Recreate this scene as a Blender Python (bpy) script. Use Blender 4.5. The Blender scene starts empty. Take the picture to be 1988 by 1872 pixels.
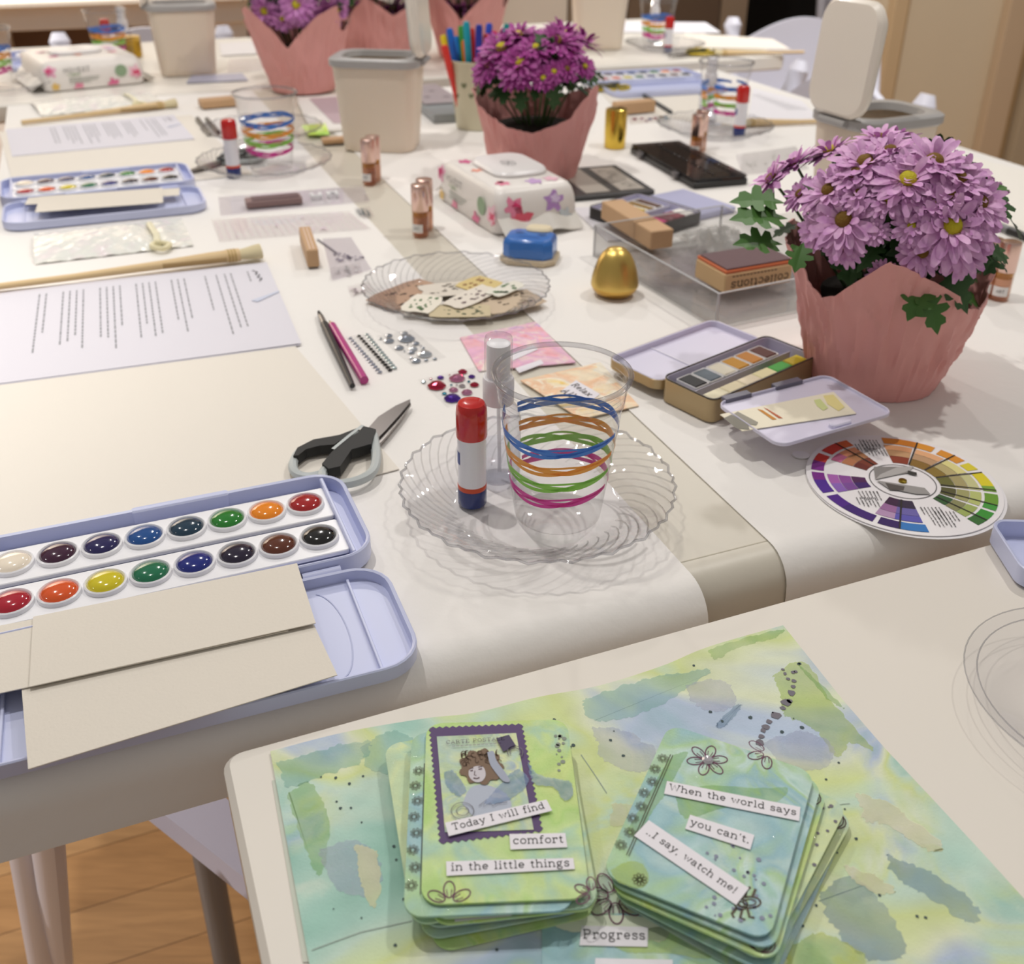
import bpy, math, random
from math import sin, cos, pi, radians, sqrt, atan2
from mathutils import Vector, Matrix
random.seed(7)
S = bpy.context.scene
C = S.collection
# ------------------------------------------------------------------ camera
TZ = 0.74                      # table top height
CAMH = 0.37                    # camera above the table top
F, PITCH, ROLL, CY = 1999.6, 0.4857, 0.0105, 936 - 149.6
FW = Vector((0, cos(PITCH), -sin(PITCH)))
_r, _u = Vector((1, 0, 0)), Vector((0, sin(PITCH), cos(PITCH)))
RT = _r * cos(ROLL) + _u * sin(ROLL)
UP = _u * cos(ROLL) - _r * sin(ROLL)
CAM = Vector((0, 0, TZ + CAMH))
cd = bpy.data.cameras.new('camera')
cam = bpy.data.objects.new('camera', cd); C.objects.link(cam)
cam.matrix_world = Matrix(((RT.x, UP.x, -FW.x, CAM.x), (RT.y, UP.y, -FW.y, CAM.y), (RT.z, UP.z, -FW.z, CAM.z), (0, 0, 0, 1)))
cd.sensor_fit = 'HORIZONTAL'; cd.sensor_width = 36; cd.lens = 36 * F / 1988
cd.shift_y = -149.6 / 1988; cd.clip_start = .02; cd.clip_end = 60
cd.dof.use_dof = True; cd.dof.focus_distance = .56; cd.dof.aperture_fstop = 11
S.camera = cam
# ------------------------------------------------------------------ light and exposure
S.view_settings.view_transform = 'Standard'; S.view_settings.look = 'None'
S.view_settings.exposure = 0.05; S.view_settings.gamma = 1
S.cycles.transparent_max_bounces = 24; S.cycles.max_bounces = 8
w = bpy.data.worlds.new('room_air'); S.world = w; w.use_nodes = True
w.node_tree.nodes['Background'].inputs[0].default_value = (1, .95, .9, 1)
w.node_tree.nodes['Background'].inputs[1].default_value = .29
def spot(name, loc, tgt, e, rad, ang=70, col=(1, .955, .905)):
    l = bpy.data.lights.new(name, 'SPOT'); l.energy = e; l.color = col; l.shadow_soft_size = rad
    l.spot_size = radians(ang); l.spot_blend = .6
    o = bpy.data.objects.new(name, l); C.objects.link(o); o.location = loc
    o.rotation_euler = (Vector(tgt) - Vector(loc)).to_track_quat('-Z', 'Y').to_euler()
spot('ceiling_or_fill_spot', (-.48, .98, 2.5), (.0, .7, TZ), 42, .022, 130)
spot('ceiling_or_fill_spot', (.85, 1.2, 2.5), (.3, .8, TZ), 31, .026, 130)
spot('ceiling_or_fill_spot', (-1.15, 1.65, 2.45), (-.2, 1.4, TZ), 15, .026, 100)
spot('ceiling_or_fill_spot', (-.5, 3.0, 2.6), (-.2, 2.0, TZ), 30, .04, 120)
spot('ceiling_or_fill_spot', (.7, 3.2, 2.6), (.5, 2.2, TZ), 36, .04, 120)
spot('ceiling_or_fill_spot', (-2.2, .2, 2.4), (-.55, .72, 0), 150, .03, 34)  # added fill, brightens the floor and chair legs under the table
spot('ceiling_or_fill_spot', (-1.9, 2.35, 2.5), (-1.9, 3.5, .55), 480, .05, 80)  # added fill, lifts the bench and back wall at left
spot('ceiling_or_fill_spot', (1.3, 1.6, 2.6), (1.9, 3.0, .7), 115, .05, 100)  # added fill, brightens the cupboard front at right
spot('ceiling_or_fill_spot', (.2, 2.9, 2.6), (.3, 3.8, .7), 40, .05, 100)  # added fill, brightens the middle of the back wall

# ------------------------------------------------------------------ helpers
U = Vector((-.380, .925, 0)); N = Vector((.925, .380, 0))   # along / across the long table
NA = math.degrees(atan2(N.y, N.x))
def at(px, py, z=0.0):
    'pixel of the photograph -> point on the level z above the table top'
    d = FW * F + RT * (px - 994) - UP * (py - CY)
    t = (TZ + z - CAM.z) / d.z
    return CAM + d * t
def onu(px, py, u):
    'pixel -> point on the upright plane u along the table'
    d = FW * F + RT * (px - 994) - UP * (py - CY)
    t = u / d.dot(U)
    return CAM + d * t
def un(u, n, z=0.0): return Vector((U.x * u + N.x * n, U.y * u + N.y * n, TZ + z))
def lin(c): return c / 12.92 if c <= .04045 else ((c + .055) / 1.055) ** 2.4
def hexc(h): return tuple(lin(int(h[i:i + 2], 16) / 255) for i in (0, 2, 4)) + (1,)
_mc = {}
def M(h, rough=.55, metal=0, coat=0, trans=0, bump=0, bscale=300, spec=.5, emit=0, sss=0):
    k = (h, rough, metal, coat, trans, bump, bscale, spec, sss)
    if k in _mc: return _mc[k]
    m = bpy.data.materials.new('m_' + h); m.use_nodes = True
    nt = m.node_tree; b = nt.nodes['Principled BSDF']
    b.inputs['Base Color'].default_value = hexc(h); b.inputs['Roughness'].default_value = rough
    b.inputs['Metallic'].default_value = metal; b.inputs['Coat Weight'].default_value = coat
    b.inputs['Specular IOR Level'].default_value = spec; b.inputs['Coat Roughness'].default_value = .05
    b.inputs['Transmission Weight'].default_value = trans
    if sss:
        b.inputs['Subsurface Weight'].default_value = sss; b.inputs['Subsurface Radius'].default_value = (.004, .003, .002)
    if bump:
        tc = nt.nodes.new('ShaderNodeTexCoord'); n = nt.nodes.new('ShaderNodeTexNoise'); n.inputs['Scale'].default_value = bscale
        n.inputs['Detail'].default_value = 5
        bp = nt.nodes.new('ShaderNodeBump'); bp.inputs['Strength'].default_value = bump; bp.inputs['Distance'].default_value = .001
        nt.links.new(tc.outputs['Object'], n.inputs['Vector']); nt.links.new(n.outputs['Fac'], bp.inputs['Height'])
        nt.links.new(bp.outputs[0], b.inputs['Normal'])
    _mc[k] = m; return m
def clear(h='ffffff', tint=.97, rough=.03, ior=1.45, haze=0, hz='ffffff', edge=.0, name='clear'):
    'thin clear plastic or glass: what passes straight through plus a fresnel reflection'
    k = ('clear', h, tint, rough, ior, haze, hz, edge)
    if k in _mc: return _mc[k]
    m = bpy.data.materials.new('m_clear'); m.use_nodes = True; nt = m.node_tree; nt.nodes.clear()
    out = nt.nodes.new('ShaderNodeOutputMaterial'); mix = nt.nodes.new('ShaderNodeMixShader')
    lwf = nt.nodes.new('ShaderNodeLayerWeight'); lwf.inputs[0].default_value = .5
    pw = nt.nodes.new('ShaderNodeMath'); pw.operation = 'POWER'; pw.inputs[1].default_value = 4.5
    fr = nt.nodes.new('ShaderNodeMath'); fr.operation = 'MULTIPLY_ADD'; fr.inputs[1].default_value = .8; fr.inputs[2].default_value = ((ior - 1) / (ior + 1)) ** 2
    nt.links.new(lwf.outputs['Facing'], pw.inputs[0]); nt.links.new(pw.outputs[0], fr.inputs[0])
    tr = nt.nodes.new('ShaderNodeBsdfTransparent'); gl = nt.nodes.new('ShaderNodeBsdfGlossy'); gl.inputs['Roughness'].default_value = rough
    c = hexc(h); tr.inputs[0].default_value = tuple(v * tint for v in c[:3]) + (1,)
    if edge:      # longer way through the wall at grazing view: darker
        lw = nt.nodes.new('ShaderNodeLayerWeight'); lw.inputs[0].default_value = .35
        mx = nt.nodes.new('ShaderNodeMix'); mx.data_type = 'RGBA'
        mx.inputs[6].default_value = tr.inputs[0].default_value
        mx.inputs[7].default_value = tuple(v * tint * (1 - edge) for v in c[:3]) + (1,)
        nt.links.new(lw.outputs['Facing'], mx.inputs[0]); nt.links.new(mx.outputs[2], tr.inputs[0])
    nt.links.new(fr.outputs[0], mix.inputs[0]); nt.links.new(gl.outputs[0], mix.inputs[2])
    if haze:
        df = nt.nodes.new('ShaderNodeBsdfPrincipled'); df.inputs['Base Color'].default_value = hexc(hz); df.inputs['Roughness'].default_value = .29
        m2 = nt.nodes.new('ShaderNodeMixShader'); m2.inputs[0].default_value = haze
        nt.links.new(tr.outputs[0], m2.inputs[1]); nt.links.new(df.outputs[0], m2.inputs[2]); nt.links.new(m2.outputs[0], mix.inputs[1])
    else: nt.links.new(tr.outputs[0], mix.inputs[1])
    nt.links.new(mix.outputs[0], out.inputs[0]); _mc[k] = m; return m
def wash(name, pal, scale=9, seed=0, rough=.75, white='f3efe0', sparkle=0, wamt=.6, sharp=.05, alpha=1):
    'watercolour paper: overlapping washes with soft and hard edges'
    m = bpy.data.materials.new('m_' + name); m.use_nodes = True; nt = m.node_tree; b = nt.nodes['Principled BSDF']
    b.inputs['Roughness'].default_value = rough; b.inputs['Alpha'].default_value = alpha
    tc = nt.nodes.new('ShaderNodeTexCoord'); mp = nt.nodes.new('ShaderNodeMapping'); mp.inputs['Location'].default_value = (seed * 3.7, seed * 1.3, seed)
    nt.links.new(tc.outputs['Object'], mp.inputs[0])
    def noise(sc, det, dist, off):
        n = nt.nodes.new('ShaderNodeTexNoise'); n.inputs['Scale'].default_value = sc; n.inputs['Detail'].default_value = det
        n.inputs['Distortion'].default_value = dist
        q = nt.nodes.new('ShaderNodeMapping'); q.inputs['Location'].default_value = (off, off * .7, 0)
        nt.links.new(mp.outputs[0], q.inputs[0]); nt.links.new(q.outputs[0], n.inputs['Vector']); return n.outputs['Fac']
    def ramp(fac, stops, interp='LINEAR'):
        r = nt.nodes.new('ShaderNodeValToRGB'); r.color_ramp.interpolation = interp
        e = r.color_ramp.elements
        while len(e) > 1: e.remove(e[-1])
        e[0].position = stops[0][0]; e[0].color = stops[0][1]
        for p, c in stops[1:]:
            q = e.new(p); q.color = c
        nt.links.new(fac, r.inputs[0]); return r.outputs[0]
    def mixc(f, a, c, mode='MIX'):
        x = nt.nodes.new('ShaderNodeMix'); x.data_type = 'RGBA'; x.blend_type = mode
        if isinstance(f, float): x.inputs[0].default_value = f
        else: nt.links.new(f, x.inputs[0])
        nt.links.new(a, x.inputs[6])
        if isinstance(c, tuple): x.inputs[7].default_value = c
        else: nt.links.new(c, x.inputs[7])
        return x.outputs[2]
    k = len(pal)
    base = ramp(noise(scale, 3, .8, 0), [(.26 + .48 * i / (k - 1), hexc(c)) for i, c in enumerate(pal)])
    two = ramp(noise(scale * 1.7, 4, 1.2, 5), [(.3 + .4 * i / (k - 1), hexc(c)) for i, c in enumerate(pal[::-1])])
    blk, wht = (0, 0, 0, 1), (1, 1, 1, 1)
    hard = ramp(noise(scale * .9, 6, .6, 9), [(.50, blk), (.50 + sharp, wht)])
    col = mixc(hard, base, two)
    pale = ramp(noise(scale * 1.3, 7, .9, 14), [(.60, blk), (.60 + sharp, tuple([wamt] * 3) + (1,))])
    col = mixc(pale, col, hexc(white))
    fine = ramp(noise(scale * 5, 5, .3, 3), [(.3, (.86, .86, .86, 1)), (.7, (1.06, 1.06, 1.06, 1))])
    col = mixc(.7, col, fine, 'MULTIPLY')
    nt.links.new(col, b.inputs['Base Color'])
    n = nt.nodes.new('ShaderNodeTexNoise'); n.inputs['Scale'].default_value = 900; bp = nt.nodes.new('ShaderNodeBump')
    bp.inputs['Strength'].default_value = .35; bp.inputs['Distance'].default_value = .0006
    nt.links.new(tc.outputs['Object'], n.inputs['Vector']); nt.links.new(n.outputs['Fac'], bp.inputs['Height']); nt.links.new(bp.outputs[0], b.inputs['Normal'])
    if sparkle:
        sp = ramp(noise(2600, 0, 0, 1), [(.60, (.6, .6, .6, 1)), (.68, (.12, .12, .12, 1))])
        nt.links.new(sp, b.inputs['Roughness'])
    return m

# ---- geometry: every generator returns (verts, faces)
def add(*gs):
    V, Fc = [], []
    for v, f in gs:
        o = len(V); V += list(v); Fc += [tuple(i + o for i in q) for q in f]
    return V, Fc
def tf(g, loc=(0, 0, 0), rz=0, rx=0, ry=0, s=1):
    m = Matrix.Translation(loc) @ Matrix.Rotation(rz, 4, 'Z') @ Matrix.Rotation(ry, 4, 'Y') @ Matrix.Rotation(rx, 4, 'X')
    if isinstance(s, (int, float)): s = (s, s, s)
    return [m @ Vector((v[0] * s[0], v[1] * s[1], v[2] * s[2])) for v in g[0]], g[1]
def loft(rings, bot=True, top=True, closed=True):
    n = len(rings[0]); V = [p for r in rings for p in r]; Fc = []
    for i in range(len(rings) - 1):
        for j in range(n if closed else n - 1):
            a, b2 = i * n + j, i * n + (j + 1) % n
            Fc.append((a, b2, b2 + n, a + n))
    if bot: Fc.append(tuple(range(n - 1, -1, -1)))
    if top: Fc.append(tuple(range((len(rings) - 1) * n, len(rings) * n)))
    return V, Fc
def rr(w, d, r, n=5, z=0):
    P = []
    r = min(r, w / 2 - 1e-5, d / 2 - 1e-5)
    for cx, cy, a0 in ((w / 2 - r, d / 2 - r, 0), (-w / 2 + r, d / 2 - r, 90), (-w / 2 + r, -d / 2 + r, 180), (w / 2 - r, -d / 2 + r, 270)):
        for i in range(n + 1):
            a = radians(a0 + 90 * i / n); P.append((cx + r * cos(a), cy + r * sin(a), z))
    return P
def rp(w, d, z0, z1, r=.004, b=.001, n=5):
    'rounded slab with softened rims'
    b = min(b, (z1 - z0) / 2)
    return loft([rr(w - 2 * b, d - 2 * b, max(r - b, 1e-4), n, z0), rr(w, d, r, n, z0 + b), rr(w, d, r, n, z1 - b), rr(w - 2 * b, d - 2 * b, max(r - b, 1e-4), n, z1)])
def box(x0, x1, y0, y1, z0, z1, b=.0006):
    return tf(rp(x1 - x0, y1 - y0, z0, z1, b * 1.01, b, 1), ((x0 + x1) / 2, (y0 + y1) / 2, 0))
def bowl(w, d, z0, z1, r, t, floor_t=None, n=6):
    'open tray with wall thickness t'
    ft = t if floor_t is None else floor_t
    return loft([rr(w - 2 * t, d - 2 * t, r, n, z0), rr(w, d, r, n, z0 + t), rr(w, d, r, n, z1 - t * .3), rr(w - t * .6, d - t * .6, r, n, z1), rr(w - 2 * t, d - 2 * t, max(r - t, 2e-4), n, z1 - t * .3), rr(w - 2.2 * t, d - 2.2 * t, max(r - t, 2e-4), n, z0 + ft)])
def lathe(prof, n=40, bot=True, top=True):
    return loft([[(r * cos(2 * pi * j / n), r * sin(2 * pi * j / n), z) for j in range(n)] for r, z in prof], bot, top)
def prism(poly, z0, z1):
    return loft([[(p[0], p[1], z0) for p in poly], [(p[0], p[1], z1) for p in poly]])
def flat(poly, z=0): return [(p[0], p[1], z if len(p) < 3 else p[2]) for p in poly], [tuple(range(len(poly)))]
def disc(r, n=24, z=0, cx=0, cy=0, ry=None):
    return flat([(cx + r * cos(2 * pi * i / n), cy + (ry or r) * sin(2 * pi * i / n)) for i in range(n)], z)
def tube(path, r, n=10, closed=False, flatz=1.0):
    P = [Vector(p) for p in path]; k = len(P); rings = []
    for i, p in enumerate(P):
        t = (P[(i + 1) % k] - P[i - 1]) if closed or 0 < i < k - 1 else (P[1] - P[0] if i == 0 else P[-1] - P[-2])
        t.normalize(); up = Vector((0, 0, 1)) if abs(t.z) < .95 else Vector((1, 0, 0))
        s = t.cross(up).normalized(); q = s.cross(t)
        rad = r[i] if isinstance(r, (list, tuple)) else r
        rings.append([p + s * (rad * cos(2 * pi * j / n)) + q * (rad * flatz * sin(2 * pi * j / n)) for j in range(n)])
    if closed:
        rings.append(rings[0]); return loft(rings, False, False)
    return loft(rings)
def ribbon(path, w, z=None):
    P = [Vector((p[0], p[1], 0)) for p in path]; V, Fc = [], []
    for i, p in enumerate(P):
        t = P[min(i + 1, len(P) - 1)] - P[max(i - 1, 0)]
        if t.length < 1e-9: t = Vector((1, 0, 0))
        t.normalize(); s = Vector((-t.y, t.x, 0)) * w / 2; zz = z or 0
        V += [(p.x + s.x, p.y + s.y, zz), (p.x - s.x, p.y - s.y, zz)]
        if i: Fc.append((2 * i - 2, 2 * i - 1, 2 * i + 1, 2 * i))
    return V, Fc
def sphere(r, n=16, m=9, s=(1, 1, 1)):
    return tf(lathe([(r * max(sin(pi * i / m), 1e-4), -r * cos(pi * i / m)) for i in range(m + 1)], n), s=s)
def sheet(w, d, nx, ny, fz, t=.0004):
    'sheet of paper w x d (x, y centred) following the height fz'
    top = [(w * (i / nx - .5), d * (j / ny - .5)) for j in range(ny + 1) for i in range(nx + 1)]
    k = len(top); V = [(x, y, fz(x, y) + t) for x, y in top] + [(x, y, fz(x, y)) for x, y in top]; Fc = []
    I = lambda i, j: j * (nx + 1) + i
    for j in range(ny):
        for i in range(nx):
            q = (I(i, j), I(i + 1, j), I(i + 1, j + 1), I(i, j + 1)); Fc += [q, tuple(v + k for v in q[::-1])]
    rim = [I(i, 0) for i in range(nx)] + [I(nx, j) for j in range(ny)] + [I(i, ny) for i in range(nx, 0, -1)] + [I(0, j) for j in range(ny, 0, -1)]
    for a, b2 in zip(rim, rim[1:] + rim[:1]): Fc.append((a, a + k, b2 + k, b2))
    return V, Fc

def mk(name, g, mat, parent=None, smooth=False, loc=None, rz=None):
    me = bpy.data.meshes.new(name); me.from_pydata([tuple(v) for v in g[0]], [], g[1]); me.update()
    if smooth:
        me.polygons.foreach_set('use_smooth', [True] * len(me.polygons))
        try: me.set_sharp_from_angle(angle=radians(smooth if smooth is not True else 40))
        except Exception: pass
    if mat: me.materials.append(mat)
    o = bpy.data.objects.new(name, me); C.objects.link(o)
    if parent: o.parent = parent
    if loc is not None: o.location = loc
    if rz is not None: o.rotation_euler = (0, 0, radians(rz))
    return o
def tag(o, label, cat, group=None, kind=None):
    o['label'] = label; o['category'] = cat
    if group: o['group'] = group
    if kind: o['kind'] = kind
    return o
def thing(name, label, cat, loc=(0, 0, 0), rz=0, group=None):
    o = bpy.data.objects.new(name, None); C.objects.link(o); o.empty_display_size = .02
    o.location = loc; o.rotation_euler = (0, 0, radians(rz)); tag(o, label, cat, group); return o
def struct(o): o['kind'] = 'structure'; return o
def dup(root, loc, rz=0, label=None, group=None):
    'copy of a thing with copies of its parts and sub-parts'
    r = root.copy(); C.objects.link(r); r.location = loc; r.rotation_euler = (0, 0, radians(rz))
    if label: r['label'] = label
    if group: r['group'] = group
    for ch in list(root.children):
        c = ch.copy(); C.objects.link(c); c.parent = r
        for gch in ch.children:
            d = gch.copy(); C.objects.link(d); d.parent = c
    return r
def inv(root, p):
    'world point -> the local frame of a thing that only turns about z'
    d = Vector(p) - Vector(root.location); a = -root.rotation_euler[2]
    return Vector((d.x * cos(a) - d.y * sin(a), d.x * sin(a) + d.y * cos(a), d.z))
def lp(root, pts, z):
    return [tuple(inv(root, at(x, y, z))) for x, y in pts]
def rect(A, B, Cc, z=0):
    'three pixel corners -> centre, length, width, heading of the first side'
    a, b, c = at(*A, z), at(*B, z), at(*Cc, z); x = (b - a); ln = x.length; ang = math.degrees(atan2(x.y, x.x))
    nrm = Vector((-x.y, x.x, 0)) / ln; wd = (c - b).dot(nrm)
    return a + x * .5 + nrm * wd / 2, ln, abs(wd), ang

# ---- typewriter lettering from strokes with slab serifs (x height 5, capitals 7.2)
def arc(cx, cy, rx, ry, a0, a1, n=12): return [(cx + rx * cos(radians(a0 + (a1 - a0) * i / n)), cy + ry * sin(radians(a0 + (a1 - a0) * i / n))) for i in range(n + 1)]
def ser(x, y, h=1.05): return [(x - h, y), (x + h, y)]
def serL(x, y): return [(x - 1.1, y), (x, y)]
B_ = .3
GL = {
 'a': (5.6, [arc(2.3, 3.55, 1.75, 1.2, 170, 0), [(4.05, 3.6), (4.05, .9), (4.4, B_), (5.3, B_)], arc(2.3, 1.5, 1.8, 1.2, 90, 270) + [(3.2, .5), (4.05, 1.2)], [(2.3, 2.7), (4.05, 2.75)]]),
 'b': (6, [[(1, 7), (1, B_)], serL(1, 7), arc(3, 2.5, 2.1, 2.2, 150, -150)]),
 'c': (5.3, [arc(2.8, 2.5, 2.1, 2.2, 40, 320), [(4.45, 4.6), (4.45, 3.5)]]),
 'd': (6.2, [arc(2.7, 2.5, 2.1, 2.2, 0, 360, 18), [(4.8, 7), (4.8, B_)], serL(4.8, 7), [(4.8, B_), (5.9, B_)]]),
 'e': (5.5, [[(.75, 2.6), (4.75, 2.6)] + arc(2.75, 2.6, 2.0, 2.1, 0, 320, 16)]),
 'f': (4.2, [arc(3.0, 5.8, 1.2, 1.2, 30, 180) + [(1.8, B_)], [(.6, 4.7), (3.4, 4.7)], ser(1.8, B_, 1.25)]),
 'g': (5.8, [arc(2.5, 3.2, 1.6, 1.5, 0, 360, 16), [(3.7, 4.3), (4.6, 4.9), (5.3, 4.8)], [(1.6, 1.95), (1.0, 1.2), (1.5, .5), (3.8, .35), (4.9, -.5), (4.3, -1.7), (2.5, -2.0), (.9, -1.6), (.6, -.7), (1.5, .3)]]),
 'h': (6.3, [[(1.2, 7), (1.2, B_)], serL(1.2, 7), ser(1.2, B_), arc(3.1, 3, 1.9, 1.7, 170, 0) + [(5, B_)], ser(5, B_)]),
 'i': (3.2, [[(1.6, 4.7), (1.6, B_)], serL(1.6, 4.7), ser(1.6, B_, 1.25), arc(1.6, 6.6, .28, .28, 0, 360, 8)]),
 'k': (6, [[(1.2, 7), (1.2, B_)], serL(1.2, 7), ser(1.2, B_), [(4.6, 4.7), (1.2, 2)], [(2.4, 2.9), (4.9, B_)], ser(4.6, 4.7), ser(4.9, B_)]),
 'l': (3.2, [[(1.6, 7), (1.6, B_)], serL(1.6, 7), ser(1.6, B_, 1.25)]),
 'm': (9.2, [[(1.2, 4.7), (1.2, B_)], serL(1.2, 4.7), ser(1.2, B_, .9), arc(2.95, 3, 1.75, 1.7, 170, 0) + [(4.7, B_)], ser(4.7, B_, .8), arc(6.4, 3, 1.7, 1.7, 170, 0) + [(8.1, B_)], ser(8.1, B_, .9)]),
 'n': (6.3, [[(1.2, 4.7), (1.2, B_)], serL(1.2, 4.7), ser(1.2, B_), arc(3.1, 3, 1.9, 1.7, 170, 0) + [(5, B_)], ser(5, B_)]),
 'o': (5.6, [arc(2.8, 2.5, 2.15, 2.2, 0, 360, 20)]),
 'p': (6.2, [[(1.3, 4.7), (1.3, -1.9)], serL(1.3, 4.7), ser(1.3, -1.9), arc(3.4, 2.5, 2.1, 2.2, 180, -180, 18)]),
 'r': (5, [[(1.4, 4.7), (1.4, B_)], serL(1.4, 4.7), ser(1.4, B_, 1.3), arc(3.3, 2.8, 1.9, 1.9, 170, 60), arc(4.1, 4.1, .3, .3, 0, 360, 8)]),
 's': (5, [[(4.1, 4.7), (4.1, 3.5)], arc(2.5, 3.65, 1.55, 1.05, 30, 250, 10) + arc(2.5, 1.4, 1.7, 1.15, 75, -150, 10), [(.8, B_), (.8, 1.5)]]),
 't': (4, [[(1.7, 6.3), (1.7, 1.2)] + arc(2.6, 1.2, .9, .9, 180, 330, 8), [(.4, 4.7), (3.3, 4.7)]]),
 'u': (6.3, [[(1.3, 4.7), (1.3, 1.9)] + arc(3.1, 1.9, 1.8, 1.6, 180, 360, 10), [(4.9, 4.7), (4.9, B_), (6, B_)], serL(1.3, 4.7), serL(4.9, 4.7)]),
 'w': (8, [[(1, 4.7), (2.5, B_), (4, 4.4), (5.5, B_), (7, 4.7)], ser(1, 4.7, .9), ser(7, 4.7, .9)]),
 'y': (6, [[(1, 4.7), (3, .4)], [(5, 4.7), (2.6, -1.2), (1.6, -1.9), (.7, -1.6)], ser(1, 4.7, .95), ser(5, 4.7, .95)]),
 'T': (7, [[(3.5, 6.9), (3.5, B_)], [(.7, 5.5), (.7, 6.9), (6.3, 6.9), (6.3, 5.5)], ser(3.5, B_, 1.3)]),
 'I': (4, [[(2, 6.9), (2, B_)], ser(2, 6.9, 1.3), ser(2, B_, 1.3)]),
 'W': (10.5, [[(1.2, 6.9), (3.1, B_), (5.2, 6.5), (7.3, B_), (9.2, 6.9)], ser(1.2, 6.9, 1.1), ser(9.2, 6.9, 1.1)]),
 'P': (6.8, [[(1.4, 6.9), (1.4, B_)], [(.4, 6.9), (3.8, 6.9)] + arc(3.8, 5.2, 1.9, 1.7, 90, -90) + [(1.4, 3.5)], ser(1.4, B_, 1.2)]),
 'C': (6.6, [arc(3.4, 3.6, 2.7, 3.3, 40, 320, 14), [(5.5, 6.9), (5.5, 5.0)]]),
 'A': (7, [[(1, B_), (3.5, 6.9), (6, B_)], [(1.9, 2.6), (5.1, 2.6)], ser(1, B_, .9), ser(6, B_, .9)]),
 'R': (7, [[(1.4, 6.9), (1.4, B_)], [(.4, 6.9), (3.6, 6.9)] + arc(3.6, 5.3, 1.8, 1.6, 90, -90) + [(1.4, 3.7)], [(3.4, 3.7), (6, B_)], ser(1.4, B_, 1.1), ser(6, B_, .8)]),
 'E': (6.4, [[(1.4, 6.9), (1.4, B_)], [(.5, 6.9), (5.4, 6.9), (5.4, 5.6)], [(.5, B_), (5.6, B_), (5.6, 1.8)], [(1.4, 3.7), (4, 3.7)]]),
 'O': (7, [arc(3.5, 3.6, 2.8, 3.3, 0, 360, 22)]),
 'S': (6, [arc(3, 5.2, 1.9, 1.7, 40, 250, 10) + arc(3, 1.9, 2.1, 1.7, 75, -150, 10), [(5, 6.9), (5, 5.3)], [(.9, B_), (.9, 2)]]),
 'L': (6, [[(1.4, 6.9), (1.4, B_)], ser(1.4, 6.9, 1), [(.5, B_), (5.3, B_), (5.3, 2)]]),
 'H': (7.4, [[(1.5, 6.9), (1.5, B_)], [(5.9, 6.9), (5.9, B_)], [(1.5, 3.6), (5.9, 3.6)]]),
 'N': (7.4, [[(1.4, B_), (1.4, 6.9), (5.9, B_), (5.9, 6.9)]]),
 'M': (8, [[(1.3, B_), (1.3, 6.9), (4, 2), (6.7, 6.9), (6.7, B_)]]),
 'x': (6, [[(1, 4.7), (5, B_)], [(5, 4.7), (1, B_)], ser(1, B_, .9), ser(5, B_, .9), ser(1, 4.7, .9), ser(5, 4.7, .9)]),
 'U': (7.2, [[(1.4, 6.9), (1.4, 2.6)] + arc(3.6, 2.6, 2.2, 2.3, 180, 360, 10) + [(5.8, 6.9)]]),
 'B': (6.6, [[(1.4, 6.9), (1.4, B_)], [(1.4, 6.9), (3.4, 6.9)] + arc(3.4, 5.3, 1.6, 1.6, 90, -90, 8) + [(1.4, 3.7)], [(3.4, 3.7)] + arc(3.4, 2, 1.9, 1.7, 90, -90, 8) + [(1.4, B_)]]),
 'Q': (7, [arc(3.5, 3.6, 2.8, 3.3, 0, 360, 22), [(3.8, 1.8), (5.8, -.4)]]),
 'F': (6, [[(1.4, 6.9), (1.4, B_)], [(.5, 6.9), (5.2, 6.9), (5.2, 5.6)], [(1.4, 3.7), (4, 3.7)]]),
 '.': (2.6, [arc(1.2, .35, .3, .3, 0, 360, 8)]), ',': (2.6, [[(1.4, .5), (1.3, -.3), (.8, -1.2)]]),
 "'": (2.2, [[(1.3, 7), (1.2, 6.2), (.8, 5.4)]]), '!': (3, [[(1.5, 7), (1.4, 2)], arc(1.4, .35, .3, .3, 0, 360, 8)]), ' ': (3.6, [])}
def text_g(s, width, sx=1.0, wt=.78, z=0):
    'lettering centred at the origin, width metres wide'
    x = 0; gs = []; tot = sum(GL[c][0] for c in s) + .5 * (len(s) - 1); k = width / tot
    for c in s:
        wd, strokes = GL[c]
        for st in strokes:
            gs.append(ribbon([((px + x - tot / 2) * k, (py - 2.5) * k * sx) for px, py in st], wt * k, z))
        x += wd + .5
    return add(*gs)
def word_bars(root, name, rows, mat, z, parent=None):
    'illegible small print as broken strokes; rows of (x, y, length, height, along)'
    gs = []
    for x, y, ln, h, vert in rows:
        p = 0
        while p < ln:
            q = min(random.uniform(1.2, 4.5) * h, ln - p)
            hh = h * random.choice((.55, .6, .8))
            gs.append(flat([(x, y - p), (x + hh, y - p), (x + hh, y - p - q), (x, y - p - q)] if vert else [(x + p, y), (x + p + q, y), (x + p + q, y + hh), (x + p, y + hh)], z)); p += q + h * .55
    return mk(name, add(*gs), mat, parent or root)
def decal(root, name, pts, z, mat, parent=None):
    return mk(name, flat(lp(root, pts, z)), mat, parent or root)
INK = M('1d1b1b', .6); PAPER = M('f1eee9', .8, bump=.15, bscale=500); CREAM = M('e6e0d6', .85, bump=.2, bscale=700)
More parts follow.
